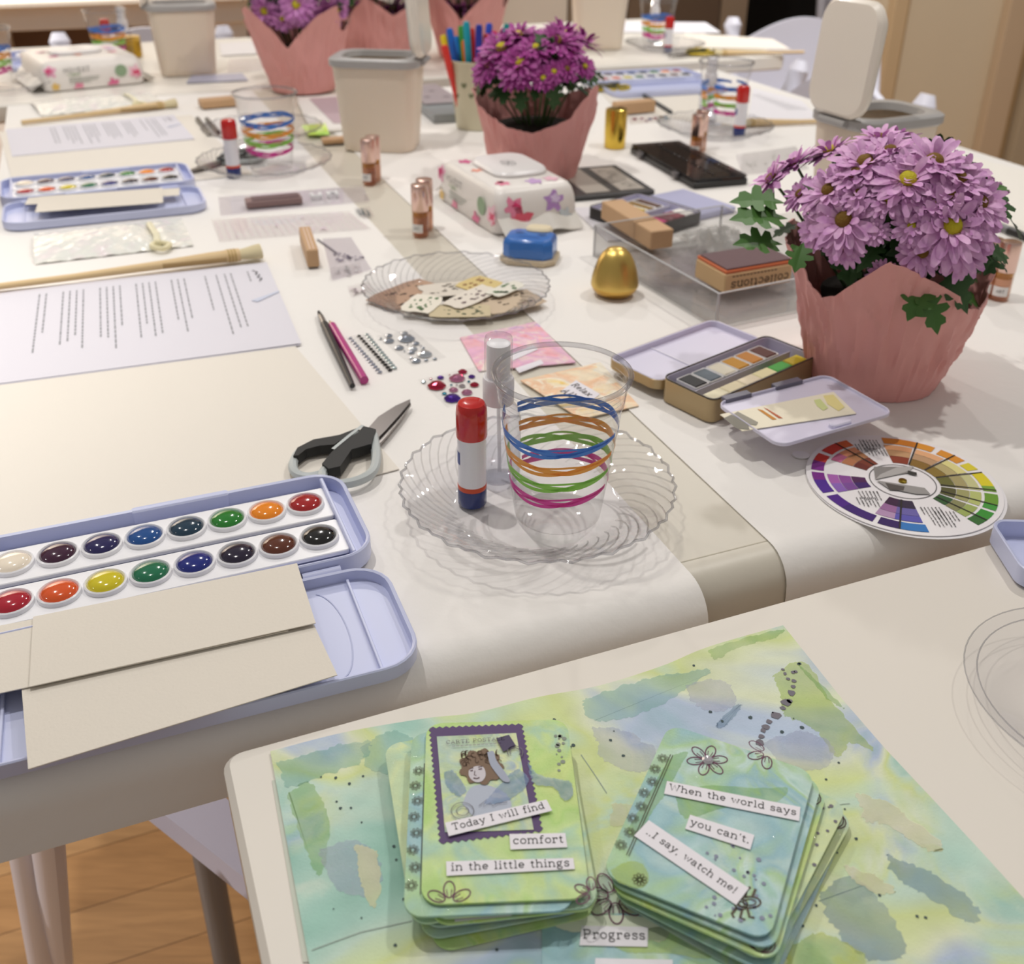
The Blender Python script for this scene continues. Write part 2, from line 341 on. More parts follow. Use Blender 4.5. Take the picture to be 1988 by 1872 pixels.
# ================================================================== the room
def planks():
    m = bpy.data.materials.new('m_planks'); m.use_nodes = True; nt = m.node_tree; b = nt.nodes['Principled BSDF']
    tc = nt.nodes.new('ShaderNodeTexCoord'); mp = nt.nodes.new('ShaderNodeMapping'); mp.inputs['Rotation'].default_value = (0, 0, -radians(NA))
    br = nt.nodes.new('ShaderNodeTexBrick'); br.inputs['Scale'].default_value = 1; br.inputs['Brick Width'].default_value = .9; br.inputs['Row Height'].default_value = .085
    br.inputs['Mortar Size'].default_value = .0008; br.inputs['Color1'].default_value = hexc('c99f6f'); br.inputs['Color2'].default_value = hexc('b98a58'); br.inputs['Mortar'].default_value = hexc('7d5a38')
    n = nt.nodes.new('ShaderNodeTexNoise'); n.inputs['Scale'].default_value = 6; n.inputs['Detail'].default_value = 6; n.inputs['Distortion'].default_value = 1.4
    q = nt.nodes.new('ShaderNodeMapping'); q.inputs['Scale'].default_value = (1, 9, 1); q.inputs['Rotation'].default_value = (0, 0, -radians(NA))
    r = nt.nodes.new('ShaderNodeValToRGB'); r.color_ramp.elements[0].position = .3; r.color_ramp.elements[0].color = (.7, .66, .6, 1); r.color_ramp.elements[1].position = .7; r.color_ramp.elements[1].color = (1.05, 1.03, 1, 1)
    x = nt.nodes.new('ShaderNodeMix'); x.data_type = 'RGBA'; x.blend_type = 'MULTIPLY'; x.inputs[0].default_value = .8
    L = nt.links.new
    L(tc.outputs['Object'], mp.inputs[0]); L(mp.outputs[0], br.inputs['Vector']); L(tc.outputs['Object'], q.inputs[0]); L(q.outputs[0], n.inputs['Vector'])
    L(n.outputs['Fac'], r.inputs[0]); L(br.outputs['Color'], x.inputs[6]); L(r.outputs[0], x.inputs[7]); L(x.outputs[2], b.inputs['Base Color'])
    b.inputs['Roughness'].default_value = .35; return m
def unbox(name, u0, u1, n0, n1, z0, z1, mat, parent=None, b=.002):
    'box in table directions, heights above the floor'
    o = mk(name, box(n0, n1, u0, u1, z0, z1, b), mat, parent, rz=NA if not parent else None); return o
struct(mk('floor', box(-6, 6, -4, 7, -.1, 0), planks()))
ZB, ZU = onu(100, 58, 3.36).z, onu(100, 10, 3.36).z
WB, WD, WG = M('cfc2b2', .6), M('5f4633', .6), M('b9b0a4', .6)
struct(unbox('wall_back', 3.75, 3.85, -3.5, 1.05, 0, 2.6, M('c9beb0', .8)))
struct(unbox('trim_1', 3.66, 3.75, -3.2, .55, .0, ZU, WD))                      # brown recess under the window bench
struct(unbox('trim_2', 3.36, 3.75, -3.2, .55, ZB, ZU, M('d6d1cb', .5)))          # bench apron board
struct(unbox('trim_3', 3.32, 3.75, -3.2, .55, ZU, ZU + .015, M('d8cfc2', .45)))
for k, nn in enumerate((-1.04, -.22, .45)): struct(unbox('trim_%d' % (4 + k), 3.38, 3.75, nn - .09, nn + .05, 0, ZB, M('d6d1cb', .5)))
struct(unbox('wall_window', 3.75, 3.85, 1.05, 1.75, 0, 2.6, M('d9d0c3', .7)))
struct(unbox('trim_8', 3.70, 3.76, .98, 1.06, 0, 2.6, M('d6d2cd', .6)))
struct(unbox('trim_9', 3.70, 3.76, 1.36, 1.42, 0, 2.6, M('bfb3a3', .6)))
for k, (a, b2, h) in enumerate(((1.75, 2.0, '8a7a69'), (2.0, 2.2, '6f5c4b'), (2.2, 2.42, '5d4b3c'), (2.42, 2.55, '8d7a66'))):
    struct(unbox('door_%d' % (k + 1), 3.74, 3.85, a + .004, b2 - .004, 0, 2.4, M(h, .5)))
struct(unbox('wall_passage', 4.3, 4.4, 2.4, 4.2, 0, 2.6, M('0c0b0b', .9)))  # painted near black to stand in for the darkness of the gap
# pale wood cupboard front that closes the view on the right
CW, CW2 = M('cfc0a6', .6, bump=.1, bscale=40), M('a08560', .6)
a, b2 = onu(1712, 150, 2.75).dot(N), onu(1985, 150, 2.75).dot(N)
struct(unbox('wall_right', 2.78, 2.95, a, 4.2, 0, 2.6, CW))
struct(unbox('trim_10', 2.745, 2.78, a, a + .055, 0, 2.6, M('c2a985', .5)))
struct(unbox('trim_11', 2.76, 2.78, a + .055, a + .075, 0, 2.6, CW2))
struct(unbox('trim_12', 2.745, 2.78, b2 - .13, b2 - .03, 0, 2.6, M('bda68a', .5)))
struct(unbox('trim_13', 2.76, 2.78, b2 - .03, b2 + .005, 0, 2.6, CW2))
struct(unbox('trim_14', 2.72, 2.78, b2 + .005, b2 + .3, 0, 2.6, M('a8987f', .5)))

# ================================================================== tables
TPL, TPLF = M('d2ccbe', .4, bump=.05), M('e3ddd3', .5, bump=.03, bscale=60)
GREY = M('8b8a8c', .4, .3)
def edge_profile(u0, u1, z, drop, r=.022, n=8, u_off=.0):
    P = [(u1, z)]
    P += [(u0 + r - r * sin(radians(a)), z - r + r * cos(radians(a))) for a in [90 * i / n for i in range(n + 1)]]
    P += [(u0 - .002 + u_off, z - drop)]
    return P
def slab_un(prof, n0, n1):
    'closed profile in (u, z) swept across the table'
    return loft([[(n0, u, z) for u, z in prof], [(n1, u, z) for u, z in prof]])
def paper_un(prof, n0, n1, t=.0005, wob=0, k=14):
    rings = []
    for i in range(k + 1):
        n = n0 + (n1 - n0) * i / k
        up = [(n, u, z + (wob * sin(n * 31 + u * 17) if z < -.02 else 0)) for u, z in prof]
        dn = [(n, u + (.0004 if z < -.001 else 0), z - t) for u, z in prof[::-1]]
        rings.append(up + dn)
    return loft(rings)
for n0, n1, ue, lab in ((-.112, .54, 1.94, 'long cream folding table on the left side, bare strip along its right part'), (.541, 1.19, 1.85, 'long folding table on the right side, under the flower pots and color wheel')):
    T = thing('long_table', lab, 'table', (0, 0, TZ), NA)
    pf = edge_profile(.402, ue, 0, .034, .021) + [(ue, -.034)]
    mk('tabletop', slab_un(pf, n0, n1), TPL, T, 40)
    if n0 < 0: mk('edge_groove', box(.2, .45, .4245, .4255, -.0004, .00015, .0001), M('b5ae9c', .5), T)
    for uu in (.75, 1.7):
        for nn in (n0 + .1, n1 - .1): mk('leg', tube([(nn, uu, -.03), (nn, uu, -TZ + .001)], .014), GREY, T, True)
def cover_mat():
    return M('eeebe7', .75, bump=.35, bscale=120)
L1 = mk('table_paper', paper_un(edge_profile(.389, 1.94, .0010, .044, .0225), -.119, .284), cover_mat(), None, 40, (0, 0, TZ), NA)
tag(L1, 'white paper sheet over the left side of the long table, hanging over its front edge', 'paper cover', 'paper table covers')
L2 = mk('table_paper', paper_un(edge_profile(.400, 1.855, .0010, .05, .0225), .346, 1.197), cover_mat(), None, 40, (0, 0, TZ), NA)
tag(L2, 'white paper sheet over the right side of the long table, under the flower pots', 'paper cover', 'paper table covers')
PZ = .0016      # top of the paper covers
T = thing('folding_table', 'smooth white folding table in the foreground under the painted sheet and word cards', 'table', (0, 0, TZ), NA)
g = rp(1.35, .74, -.032, 0, .010, .003, 5)
mk('tabletop', tf(g, (.008 + .675, .374 - .37, 0)), TPLF, T, 40)
for uu in (-.25, .25):
    for nn in (.3, 1.2): mk('leg', tube([(nn, uu, -.032), (nn, uu, -TZ + .001)], .014), GREY, T, True)
for n0, n1, lab in ((-.75, .47, 'white table across the far end, under the flowered wipes pack'), (.475, 1.44, 'cream table across the far end at right, its white edge over dark shadow')):
    T = thing('folding_table', lab, 'table', (0, 0, TZ), NA)
    mk('tabletop', tf(rp(n1 - n0, .62, -.03, 0.002, .012, .004), ((n0 + n1) / 2, 1.95 + .31, 0)), M('e9e5dd', .4), T, 40)
    for uu in (2.1, 2.45):
        for nn in (n0 + .15, n1 - .15): mk('leg', tube([(nn, uu, -.03), (nn, uu, -TZ + .001)], .014), GREY, T, True)

# ================================================================== folding chairs
RESIN = M('dfe0ee', .35)
def chair(label, loc, rz):
    T = thing('folding_chair', label, 'chair', (loc[0], loc[1], 0), rz, 'white folding chairs')
    # local: x across, y towards the front, backrest at negative y
    K = .957
    for s in (-1, 1):
        x = s * .19
        mk('leg', tube([(x, .20, .0), (x, .03, .40 * K), (x, -.14, .70 * K), (x, -.152, .755 * K), (x, -.156, .776 * K)], [.014, .018, .021, .020, .012], 12, flatz=1.2), RESIN, T, True)
        mk('leg', tube([(x * .86, -.22, 0), (x * .86, .12, .41)], .013, 10, flatz=1.5), RESIN, T, True)
    mk('seat', tf(rp(.36, .36, .395, .425, .05, .008), (0, .06, 0)), RESIN, T, 40)
    top = [(-.172 + .344 * i / 20, .680 + .070 * sin(pi * i / 20)) for i in range(21)]
    mk('backrest', tf(prism([(-.172, .55)] + top + [(.172, .55)], -.008, .008), (0, -.125, 0), rx=pi / 2), RESIN, T, 40)
    mk('crossbar', tube([(-.17, -.195, .06), (.17, -.195, .06)], .009), RESIN, T, True)
    return T
def chair_at(px, py, z, rz, label, side):
    'side: which upright (-1 or 1) has its top at that pixel'
    p = at(px, py, z); a = radians(rz)
    ox, oy = side * .19, -.154
    return chair(label, (p.x - (ox * cos(a) - oy * sin(a)), p.y - (ox * sin(a) + oy * cos(a))), rz)
chair_at(1800, 184, .002, NA + 90, 'white folding chair at the right, rounded post beside the big open canister', -1)
chair_at(1424, 34, .002, 176, 'white folding chair behind the far right table, arched back in view', 1)
chair_at(113, 64, .002, NA + 180, 'white folding chair behind the far table at left, behind the striped cup', 1)
chair('grey white folding chair in the dark passage at the back', onu(1690, 60, 3.5), NA + 150)
# the chair under the near end of the long table
T = thing('folding_chair', 'white folding chair under the near table edge, only legs and seat showing', 'chair', (-.34, .62, 0), NA, 'white folding chairs')
def bar3(name, a, b2, w, t):
    A, B = inv(T, a), inv(T, b2)
    mk(name, tube([A, B], w / 2, 12, flatz=t / w), RESIN, T, True)
bar3('leg', at(40, 1560, -.20), at(88, 1900, -.62), .026, .03)
bar3('leg', at(84, 1560, -.16), at(121, 1900, -.66), .022, .03)
q = [at(285, 1555, -.29), at(480, 1709, -.29), at(575, 1668, -.29), at(405, 1520, -.29), ]
d = (q[0] - q[1]); q[0] = q[0] + d * .5; q[3] = q[3] + (q[3] - q[2]) * .3
lo = [inv(T, p) for p in q]
mk('seat', prism([(p.x, p.y) for p in lo], TZ - .29 - .025, TZ - .29), M('c9c9de', .45), T)
bar3('leg', at(470, 1660, -.32), at(540, 1640, -.72), .024, .03)

# ================================================================== sheets of paper
def sheet_thing(name, label, cat, A, B, Cc, z, mat, ln=None, wd=None, t=.0005, group=None, curl=0, anchor='B'):
    c, l, wdt, ang = rect(A, B, Cc, z); a = radians(ang); ex = Vector((cos(a), sin(a), 0)); ey = Vector((-sin(a), cos(a), 0))
    b = at(*B, z); l2, w2 = ln or l, wd or wdt
    if anchor == 'B': c = b - ex * l2 / 2 + ey * w2 / 2
    if anchor == 'C': c = at(*Cc, z) - ex * l2 / 2 - ey * w2 / 2
    o = mk(name, sheet(l2, w2, 24, 16, (lambda x, y: curl * max(0, abs(x) / l2 * 2) ** 3), t), mat, None, True, (c.x, c.y, TZ + z), ang)
    tag(o, label, cat, group); return o
ang0 = NA
sheet_thing('watercolor_paper', 'large blank cream watercolor sheet under the near letter and scissors', 'paper', (400, 1010), (775, 912), (553, 530), PZ, CREAM, ln=.31, wd=.405, t=.0007, group='blank watercolor sheets')
sheet_thing('watercolor_paper', 'blank cream watercolor sheet under the far left letter', 'paper', (95, 345), (405, 312), (372, 224), PZ, CREAM, ln=.285, wd=.39, t=.0007, group='blank watercolor sheets', anchor='C')
def letter(label, A, B, Cc, ln, wd, anchor='B', rows=True, z=PZ + .0012):
    c, l, wdt, ang = rect(A, B, Cc, z); a = radians(ang); ex = Vector((cos(a), sin(a), 0)); ey = Vector((-sin(a), cos(a), 0))
    p = (at(*B, z) - ex * ln / 2 + ey * wd / 2) if anchor == 'B' else (at(*Cc, z) - ex * ln / 2 - ey * wd / 2)
    T = thing('printed_letter', label, 'letter', (p.x, p.y, TZ + z), ang, 'printed letters')
    fz = lambda x, y: .0012 * max(0, x / ln + .1) ** 2
    WP = M('dcdae3', .7)
    mk('sheet', sheet(ln, wd, 20, 12, fz, .0004), WP, T, True)
    mk('under_sheet', tf(sheet(ln, wd, 2, 2, lambda x, y: 0, .0006), (-.0012, -.0014, -.0008)), WP, T)
    gs = []
    xs = [.40, .345, .325, .298, .262, .215, .195, .175, .155, .105, .085, .065, .045, -.005, -.025, -.045, -.065, -.115, -.135, -.155, -.175, -.225, -.245]
    random.seed(3)
    for i, fx in enumerate(xs):
        x = fx * ln * 1.05; L = wd * ([.14, .66, .66, .7, .42, .0, .5, .62, .5, .58][i] if i < 10 else random.uniform(.4, .72)); y = wd * .40; pp = 0; hh = .0028
        while pp < L:
            qn = random.uniform(.003, .010)
            gs.append(flat([(x, y - pp, fz(x, y) + .0006), (x + hh * .55, y - pp, fz(x, y) + .0006), (x + hh * .55, y - pp - qn, fz(x, y) + .0006), (x, y - pp - qn, fz(x, y) + .0006)])); pp += qn + .0016
    mk('printed_text', add(*gs), M('a2a2a8', .8), T)
    s = [(.44 * ln, .40 * wd), (.455 * ln, .37 * wd), (.445 * ln, .34 * wd), (.46 * ln, .33 * wd), (.448 * ln, .30 * wd), (.462 * ln, .28 * wd), (.45 * ln, .25 * wd)]
    mk('signature', ribbon(s, .0012, .0016), M('3a3a40', .7), T)
    mk('fold_tab', flat([(.40 * ln, .02 * wd), (.50 * ln, .10 * wd), (.50 * ln, .085 * wd), (.42 * ln, -.005 * wd)], .0014), M('c9cfe2', .7), T)
    return T
letter('white printed letter on the near watercolor sheet, hand signed at its top', (0, 745), (585, 668), (520, 520), .285, .212)
letter('white printed letter at far left, between the two wooden brushes and the paint sets', (28, 303), (378, 270), (358, 222), .247, .176)

# ================================================================== paint sets
CASE = M('c9cfee', .35); WPL = M('f0f0f4', .3)
PAN1 = ['efe3d0', '3a1230', '1f1a52', '0f4a8c', '0f3348', '1d7a24', 'ee8a12', 'a3161a']
PAN2 = ['a8122a', 'd8531a', 'cfc01c', '0d6b48', '0c1f78', '1a0f2c', '5a2812', '0c0c0e']
def paint_set(label, p11, p18, p21, p28, lidrot=-1.2):
    z = .014
    q = [at(*p, z) for p in (p11, p18, p21, p28)]
    c = (q[0] + q[1] + q[2] + q[3]) / 4; d = (q[1] - q[0]) + (q[3] - q[2]); ang = math.degrees(atan2(d.y, d.x))
    T = thing('paint_set', label, 'paint set', (c.x, c.y, TZ + PZ), ang, 'lavender watercolor paint sets')
    mk('case', bowl(.2245, .096, 0, .0145, .020, .0024, .0045), CASE, T, 40)
    for s in (-1, 1):
        mk('end_wall', box(s * .0995 - .0012, s * .0995 + .0012, -.043, .043, .004, .0135), CASE, T)
        mk('hinge', tf(tube([(-.011, 0, 0), (.011, 0, 0)], .0032, 10), (s * .078, -.0505, .0075)), CASE, T, True)
        mk('latch_step', tf(rp(.06, .006, .003, .0142, .003, .001), (s * .012, s * .0475, 0)), CASE, T, 40)
    sp = .0240
    for k, (yy, cols) in enumerate(((.019, PAN1), (-.019, PAN2))):
        mk('pan_strip', tf(rp(.197, .034, .0075, .0105, .002, .0005), (0, yy, 0)), WPL, T, 40)
        for i, h in enumerate(cols):
            x = (i - 3.5) * sp
            pn = mk('paint_pan', tf(lathe([(.0118, .0105), (.0116, .0128), (.0108, .0134), (.0100, .0126), (.0098, .0112)], 28, False, False), (x, yy, 0)), WPL, T, True)
            mk('paint', tf(lathe([(.0100, .0112), (.0099, .0124), (.0085, .0140), (.0055, .0150), (.0020, .0154)], 24, False), (x, yy, 0)), M(h, .12, coat=.6), pn, True)
    lid = thing_part('lid', T, (0.001, -.0960, 0), lidrot)
    mk_into(lid, bowl(.222, .088, 0, .0105, .021, .0022, .0035), CASE)
    for s in (-1, 1):
        mk('rib', box(s * .089 - .0008, s * .089 + .0008, -.040, .040, .003, .0062, .0003), CASE, lid)
        mk('rib', ribbon([(s * (.068 + .012 * cos(radians(t))), .036 * sin(radians(t))) for t in range(-80, 81, 10)], .0007, .0038), M('b4bbdd', .4), lid)
    return T
def thing_part(name, parent, loc, rz):
    me = bpy.data.meshes.new(name); o = bpy.data.objects.new(name, me); C.objects.link(o); o.parent = parent; o.location = loc; o.rotation_euler = (0, 0, radians(rz)); return o
def mk_into(o, g, mat, smooth=40):
    me = o.data; me.from_pydata([tuple(v) for v in g[0]], [], g[1]); me.update()
    me.polygons.foreach_set('use_smooth', [True] * len(me.polygons)); me.set_sharp_from_angle(angle=radians(smooth)); me.materials.append(mat)
ps = paint_set('open lavender paint set nearest the front, sixteen pans, cream cards on its lid', (28, 1092), (593, 977), (22, 1168), (615, 1041))
paint_set('open lavender paint set further left, in front of the far left letter', (52.8, 356.4), (318.4, 331.7), (54.5, 371.2), (325.4, 344.8))
def card(label, A, B, Cc, z, **k):
    return sheet_thing('paper_strip', label, 'card', A, B, Cc, z, M('e0d9cd', .8, bump=.2, bscale=600), group='blank cream cards', **k)
card('blank cream card lowest on the lid of the near paint set', (55, 1495), (655, 1312), (613, 1206), PZ + .0125, wd=.056)
card('blank cream card on the near lid, sticking out to the left', (-160, 1382), (560, 1226), (536, 1110), PZ + .0135, ln=.16)
card('blank cream card topmost on the near lid, against the hinge', (57, 1335), (613, 1211), (586, 1093), PZ + .0148)
card('blank cream card lowest on the far paint set lid', (48, 398), (348, 380), (345, 366), PZ + .012)
card('blank cream card topmost on the far paint set lid', (68, 413), (317, 394), (305, 366), PZ + .0135)
# ================================================================== clear cups, plates, glue, spray bottles
CUPM = clear('ffffff', 1.0, .03, 1.45, edge=.12)
RIMM = clear('f6f6f8', .95, .05, 1.5, haze=.08, hz='e4e4e6', edge=.36)
RIBM = clear('ffffff', .99, .04, 1.5, edge=.22)
PLM = clear('fdfdff', .995, .04, 1.5, edge=.13)
def cup_r(z): return .0272 + (.0395 - .0272) * z / .1
BANDS = (('3f7fd8', .0635), ('f0a23c', .0505), ('8ccb4e', .0385), ('d8389c', .0265))
def cup(label, loc, rz=0):
    T = thing('plastic_cup', label, 'cup', loc, rz, 'clear plastic cups with colored ribbon lines')
    pr = [(.0001, .0012), (.022, .0012), (.0245, .0002), (cup_r(0), .0015)] + [(cup_r(z), z) for z in (.01, .03, .05, .07, .078)]
    for z in (.080, .0835, .087, .0905, .094): pr += [(cup_r(z) + .0000, z), (cup_r(z) + .0011, z + .0017)]
    pr += [(cup_r(.098) + .0002, .098)]
    mk('cup_wall', lathe(pr, 64, False, False), CUPM, T, 30)
    mk('rim', tf(tube([(.0408 * cos(2 * pi * i / 56), .0408 * sin(2 * pi * i / 56), .0992) for i in range(56)], .0017, 10, True), (0, 0, 0)), RIMM, T, True)
    for h, z0 in BANDS:
        gs = []
        for th0, th1, kind in ((-200, -27, 0), (-14, 138, 1)):
            for ph, am, wd in ((0, .0016, .0034), (1.9, .0036, .0026), (3.6, .0026, .0015)):
                V, Fc = [], []; n = 44
                for i in range(n + 1):
                    s_ = i / n; th = radians(th0 + (th1 - th0) * s_); taper = min(1, 3.2 * (1 - s_)) if not kind else min(1, 3 * s_ + .15)
                    z = z0 + (.0030 * (2 * s_ - 1) ** 2 if not kind else .002 * sin(5 * s_)) + am * sin(6.2 * s_ + ph) * taper
                    for zz in (z - wd / 2, z + wd / 2):
                        r = cup_r(zz) + .00025; V.append((r * cos(th), r * sin(th), zz))
                    if i: Fc.append((2 * i - 2, 2 * i, 2 * i + 1, 2 * i - 1))
                gs.append((V, Fc))
        mk('ribbon_print', add(*gs), M(h, .35), T, True)
    return T
def plate(label, loc, rz=0, group='clear scalloped plastic plates'):
    T = thing('plastic_plate', label, 'plate', loc, rz, group)
    prof = [(.0001, .0012), (.025, .0012), (.049, .0012), (.053, .0016), (.057, .0032), (.061, .0056), (.066, .0086), (.071, .0112), (.076, .0134), (.081, .0153), (.0845, .0166), (.0872, .0178)]
    n = 176; rings = []
    for r, z in prof:
        ring = []
        for j in range(n):
            th = 2 * pi * j / n; k = max(0, (r - .053) / .034); sw = th + 5.5 * k * .16
            rb = .0030 * (abs(sin(11 * sw)) - .5) * min(1, k * 3) * (1 - .4 * k) if r > .052 else 0
            rad = r * (1 + (.011 * sin(44 * th) if r > .085 else 0))
            ring.append((rad * cos(th), rad * sin(th), z + rb * .9 * (1 - .3 * k)))
        rings.append(ring)
    mk('plate_dish', loft(rings, False, False), PLM, T, True)
    ribs = []
    for i in range(44):
        ribs.append(tube([((.0535 + .0325 * k / 7) * cos(2 * pi * i / 44 - .62 * (k / 7) ** 1.2), (.0535 + .0325 * k / 7) * sin(2 * pi * i / 44 - .62 * (k / 7) ** 1.2), .0012 + .0160 * (k / 7) ** .85 + .0007) for k in range(8)], .00055, 5))
    mk('swirl_ribs', add(*ribs), RIBM, T, True)
    mk('rim', tube([(.0873 * (1 + .011 * sin(44 * 2 * pi * i / 176)) * cos(2 * pi * i / 176), .0873 * (1 + .011 * sin(44 * 2 * pi * i / 176)) * sin(2 * pi * i / 176), .0179 + .0008 * sin(22 * (2 * pi * i / 176 + .88))) for i in range(176)], .00085, 6, True), RIMM, T, True)
    return T
def glue(label, loc, rz=0, full=True):
    T = thing('glue_stick', label, 'glue stick', loc, rz, 'glue sticks with red caps')
    mk('base', lathe([(.0088, 0), (.0093, .0008), (.0093, .0115), (.0090, .0122)], 32), M('122a6e', .25, coat=.4), T, 35)
    mk('collar', lathe([(.0092, .0120), (.0093, .0125), (.0093, .0150), (.0090, .0155)], 32), M('cf4a20', .3), T, 35)
    mk('barrel', lathe([(.0091, .0153), (.0091, .0495)], 32), M('e9e8ee', .3, coat=.3), T, 35)
    V, Fc = [], []
    for i in range(9):
        a = radians(178 + 40 * i / 8)
        V += [(.00915 * cos(a), .00915 * sin(a), .031), (.00915 * cos(a), .00915 * sin(a), .040)]
        if i: Fc.append((2 * i - 2, 2 * i, 2 * i + 1, 2 * i - 1))
    mk('label_print', (V, Fc), M('24408f', .35), T, True)
    mk('cap', lathe([(.0097, .0495), (.0099, .0505), (.0098, .066), (.0094, .0705), (.0082, .0727), (.0058, .0736), (.003, .0738)], 32), M('c4140f', .22, coat=.5), T, 40)
    return T
SPW = M('e6e4e8', .35)
def spray(label, loc, rz=0):
    T = thing('spray_bottle', label, 'spray bottle', loc, rz, 'clear spray bottles with white pumps')
    mk('bottle', lathe([(.0001, .0010), (.0125, .0004), (.0148, .0020), (.0150, .040), (.0147, .046), (.0130, .0525), (.0095, .0575), (.0088, .0600)], 36, False, False), clear('fcfcff', .985, .03, 1.45, edge=.30), T, 40)
    mk('liquid', lathe([(.0135, .0022), (.0143, .004), (.0143, .024)], 30), clear('fafbfd', .985, .02, 1.33), T, 40)
    mk('dip_tube', tube([(0, 0, .058), (.0006, 0, .03), (.001, .0, .004)], .0013, 8), clear('f8f8f8', .95, .1, 1.4, haze=.45, hz='f2f2f4'), T, True)
    mk('collar', lathe([(.0098, .0570), (.0102, .0580), (.0102, .0735), (.0096, .0750), (.0080, .0752)], 32), SPW, T, 40)
    mk('pump_head', lathe([(.0076, .0750), (.0078, .0905), (.0076, .0985), (.006, .0992)], 32), M('efeef2', .35), T, 40)
    mk('clear_cap', lathe([(.0090, .0760), (.0090, .1010), (.0086, .1030), (.006, .1036), (.0001, .1037)], 32, False, False), clear('ffffff', .985, .03, 1.45, edge=.15), T, 40)
    return T
def on(px, py, z=PZ, zz=None):
    'point under that pixel, resting height z'
    p = at(px, py, z); return (p.x, p.y, TZ + z)
PL = .0030   # top of a plate floor above the table paper
plate('clear scalloped plate holding the near striped cup and red capped glue stick', on(1042, 978, PZ), 10)
cup('nearest clear cup with blue, orange, green and pink ribbon lines', on(1082, 995, PZ + .0014), 0)
glue('glue stick standing on the near clear plate beside the striped cup', on(917, 975, PZ + .0014), 0)
spray('clear spray bottle with white pump behind the near glue stick', on(967, 925, PZ + .0014))
plate('clear scalloped plate full of vintage paper scraps', on(886, 585, PZ), 4)
# far left setting
plate('clear plate at left under the striped cup and glue stick', on(516, 332, PZ), 20)
cup('clear striped cup at left behind the sheer stamp packets', on(528, 327, PZ + .0014), 35)
glue('glue stick left of the striped cup, by the far left scissors', on(455, 342, PZ + .0014), 0)
plate('clear plate just behind the left striped cup, touching the cream watercolor sheet', on(512, 268, PZ), 3)
# right setting
plate('clear plate at right under a striped cup, behind the black palette', on(1386, 262, PZ), 3)
cup('clear striped cup at right beside the large open canister', on(1398, 247, PZ + .0014), 75)
glue('glue stick at right, half behind the striped cup', on(1434, 262, PZ + .0014), 0)
spray('clear spray bottle seen through the right striped cup', on(1372, 236, PZ + .0014))
# far tables
plate('clear plate on the far right table under a striped cup', on(1290, 98, PZ), 3)
cup('clear striped cup on the far right table', on(1272, 92, PZ + .0034), 20)
glue('glue stick on the far right table', on(1296, 101, PZ + .0034), 0)
spray('white pump spray bottle behind the far right cup', on(1268, 82, PZ + .002))
cup('clear striped cup on the far left table behind the wipes pack', on(218, 121, PZ + .002), 50)
glue('glue stick seen through the far left striped cup', on(213, 109, PZ + .002), 0)
spray('white pump spray bottle beside the far left cup', on(248, 113, PZ + .002))
cup('clear striped cup cut by the left edge of the photo', on(-6, 168, PZ + .002), 15)
plate('clear plate on the far table at the left edge', on(6, 178, PZ + .002), 8)

# ================================================================== small bottles, gold things
ROSE = M('dcbcb0', .25, 1)
def vial(label, loc, fill='c98a66', rz=0):
    T = thing('perfume_vial', label, 'perfume vial', loc, rz, 'rollerball vials with rose gold caps')
    mk('glass', lathe([(.0085, 0), (.0092, .0008), (.0092, .0275), (.0080, .0285)], 28), clear('fbf0ea', .98, .02, 1.45, edge=.12), T, 40)
    mk('liquid', lathe([(.0080, .0012), (.0082, .0020), (.0082, .0215), (.0078, .0220)], 24), clear('f2dccb', .99, .02, 1.3, haze=.30, hz=fill), T, 40)
    mk('oil_layer', lathe([(.0082, .0221), (.0082, .0275)], 24), clear('f0d9a0', .99, .02, 1.3, haze=.35, hz='d9a550'), T, 40)
    V, Fc = [], []
    for i in range(9):
        a = radians(200 + 90 * i / 8); V += [(.0094 * cos(a), .0094 * sin(a), .0055), (.0094 * cos(a), .0094 * sin(a), .0150)]
        if i: Fc.append((2 * i - 2, 2 * i, 2 * i + 1, 2 * i - 1))
    lb = mk('label', (V, Fc), M('ecebea', .5), T, True)
    tx = text_g('ART', .0075, 1.1, 1.0)
    V = [(.00955 * sin(v[0] / .0095 + radians(-25)), -.00955 * cos(v[0] / .0095 + radians(-25)), .0102 + v[1]) for v in tx[0]]
    mk('label_text', (V, tx[1]), INK, lb)
    mk('cap', lathe([(.0090, .0285), (.0094, .0290), (.0094, .0560), (.0090, .0574), (.0075, .0578)], 28), ROSE, T, 40)
    return T
vial('perfume vial in front of the middle canister, nearer of its pair', on(718, 357))
vial('perfume vial tucked behind the one in front of the middle canister', on(727, 350))
vial('perfume vial left of the flowered wipes pack, nearer of its pair', on(817, 457))
vial('perfume vial peeking out behind the one left of the wipes pack', on(826, 445))
vial('perfume vial just behind the closed black palette', on(1350, 302), 'd8aa92')
vial('perfume vial close behind the one by the black palette', on(1358, 292), 'd8aa92')
vial('perfume vial right of the near flower pot, left one of two', on(1906, 574), 'cf9c84')
vial('perfume vial right of the near flower pot, right one of two', on(1938, 580), 'd3a690')
GOLD = M('d6b768', .36, 1); GOLDS = M('d8b850', .18, 1)
T = thing('gold_egg', 'matte gold egg shaped lip balm beside the clear tray', 'lip balm', on(1192, 571), 0)
mk('base', lathe([(.0120, 0), (.0172, .0015), (.0206, .0050), (.0222, .0082), (.0226, .0100)], 40), M('d2a958', .25, 1), T, True)
mk('lid', lathe([(.0228, .0101), (.0229, .0118), (.0222, .0170), (.0205, .0250), (.0175, .0340), (.0135, .0410), (.0090, .0455), (.0035, .0474), (.0008, .0472)], 40), GOLD, T, 50)
T = thing('lipstick_case', 'shiny gold cylinder standing behind the black palette', 'lipstick case', on(1193, 286), 0)
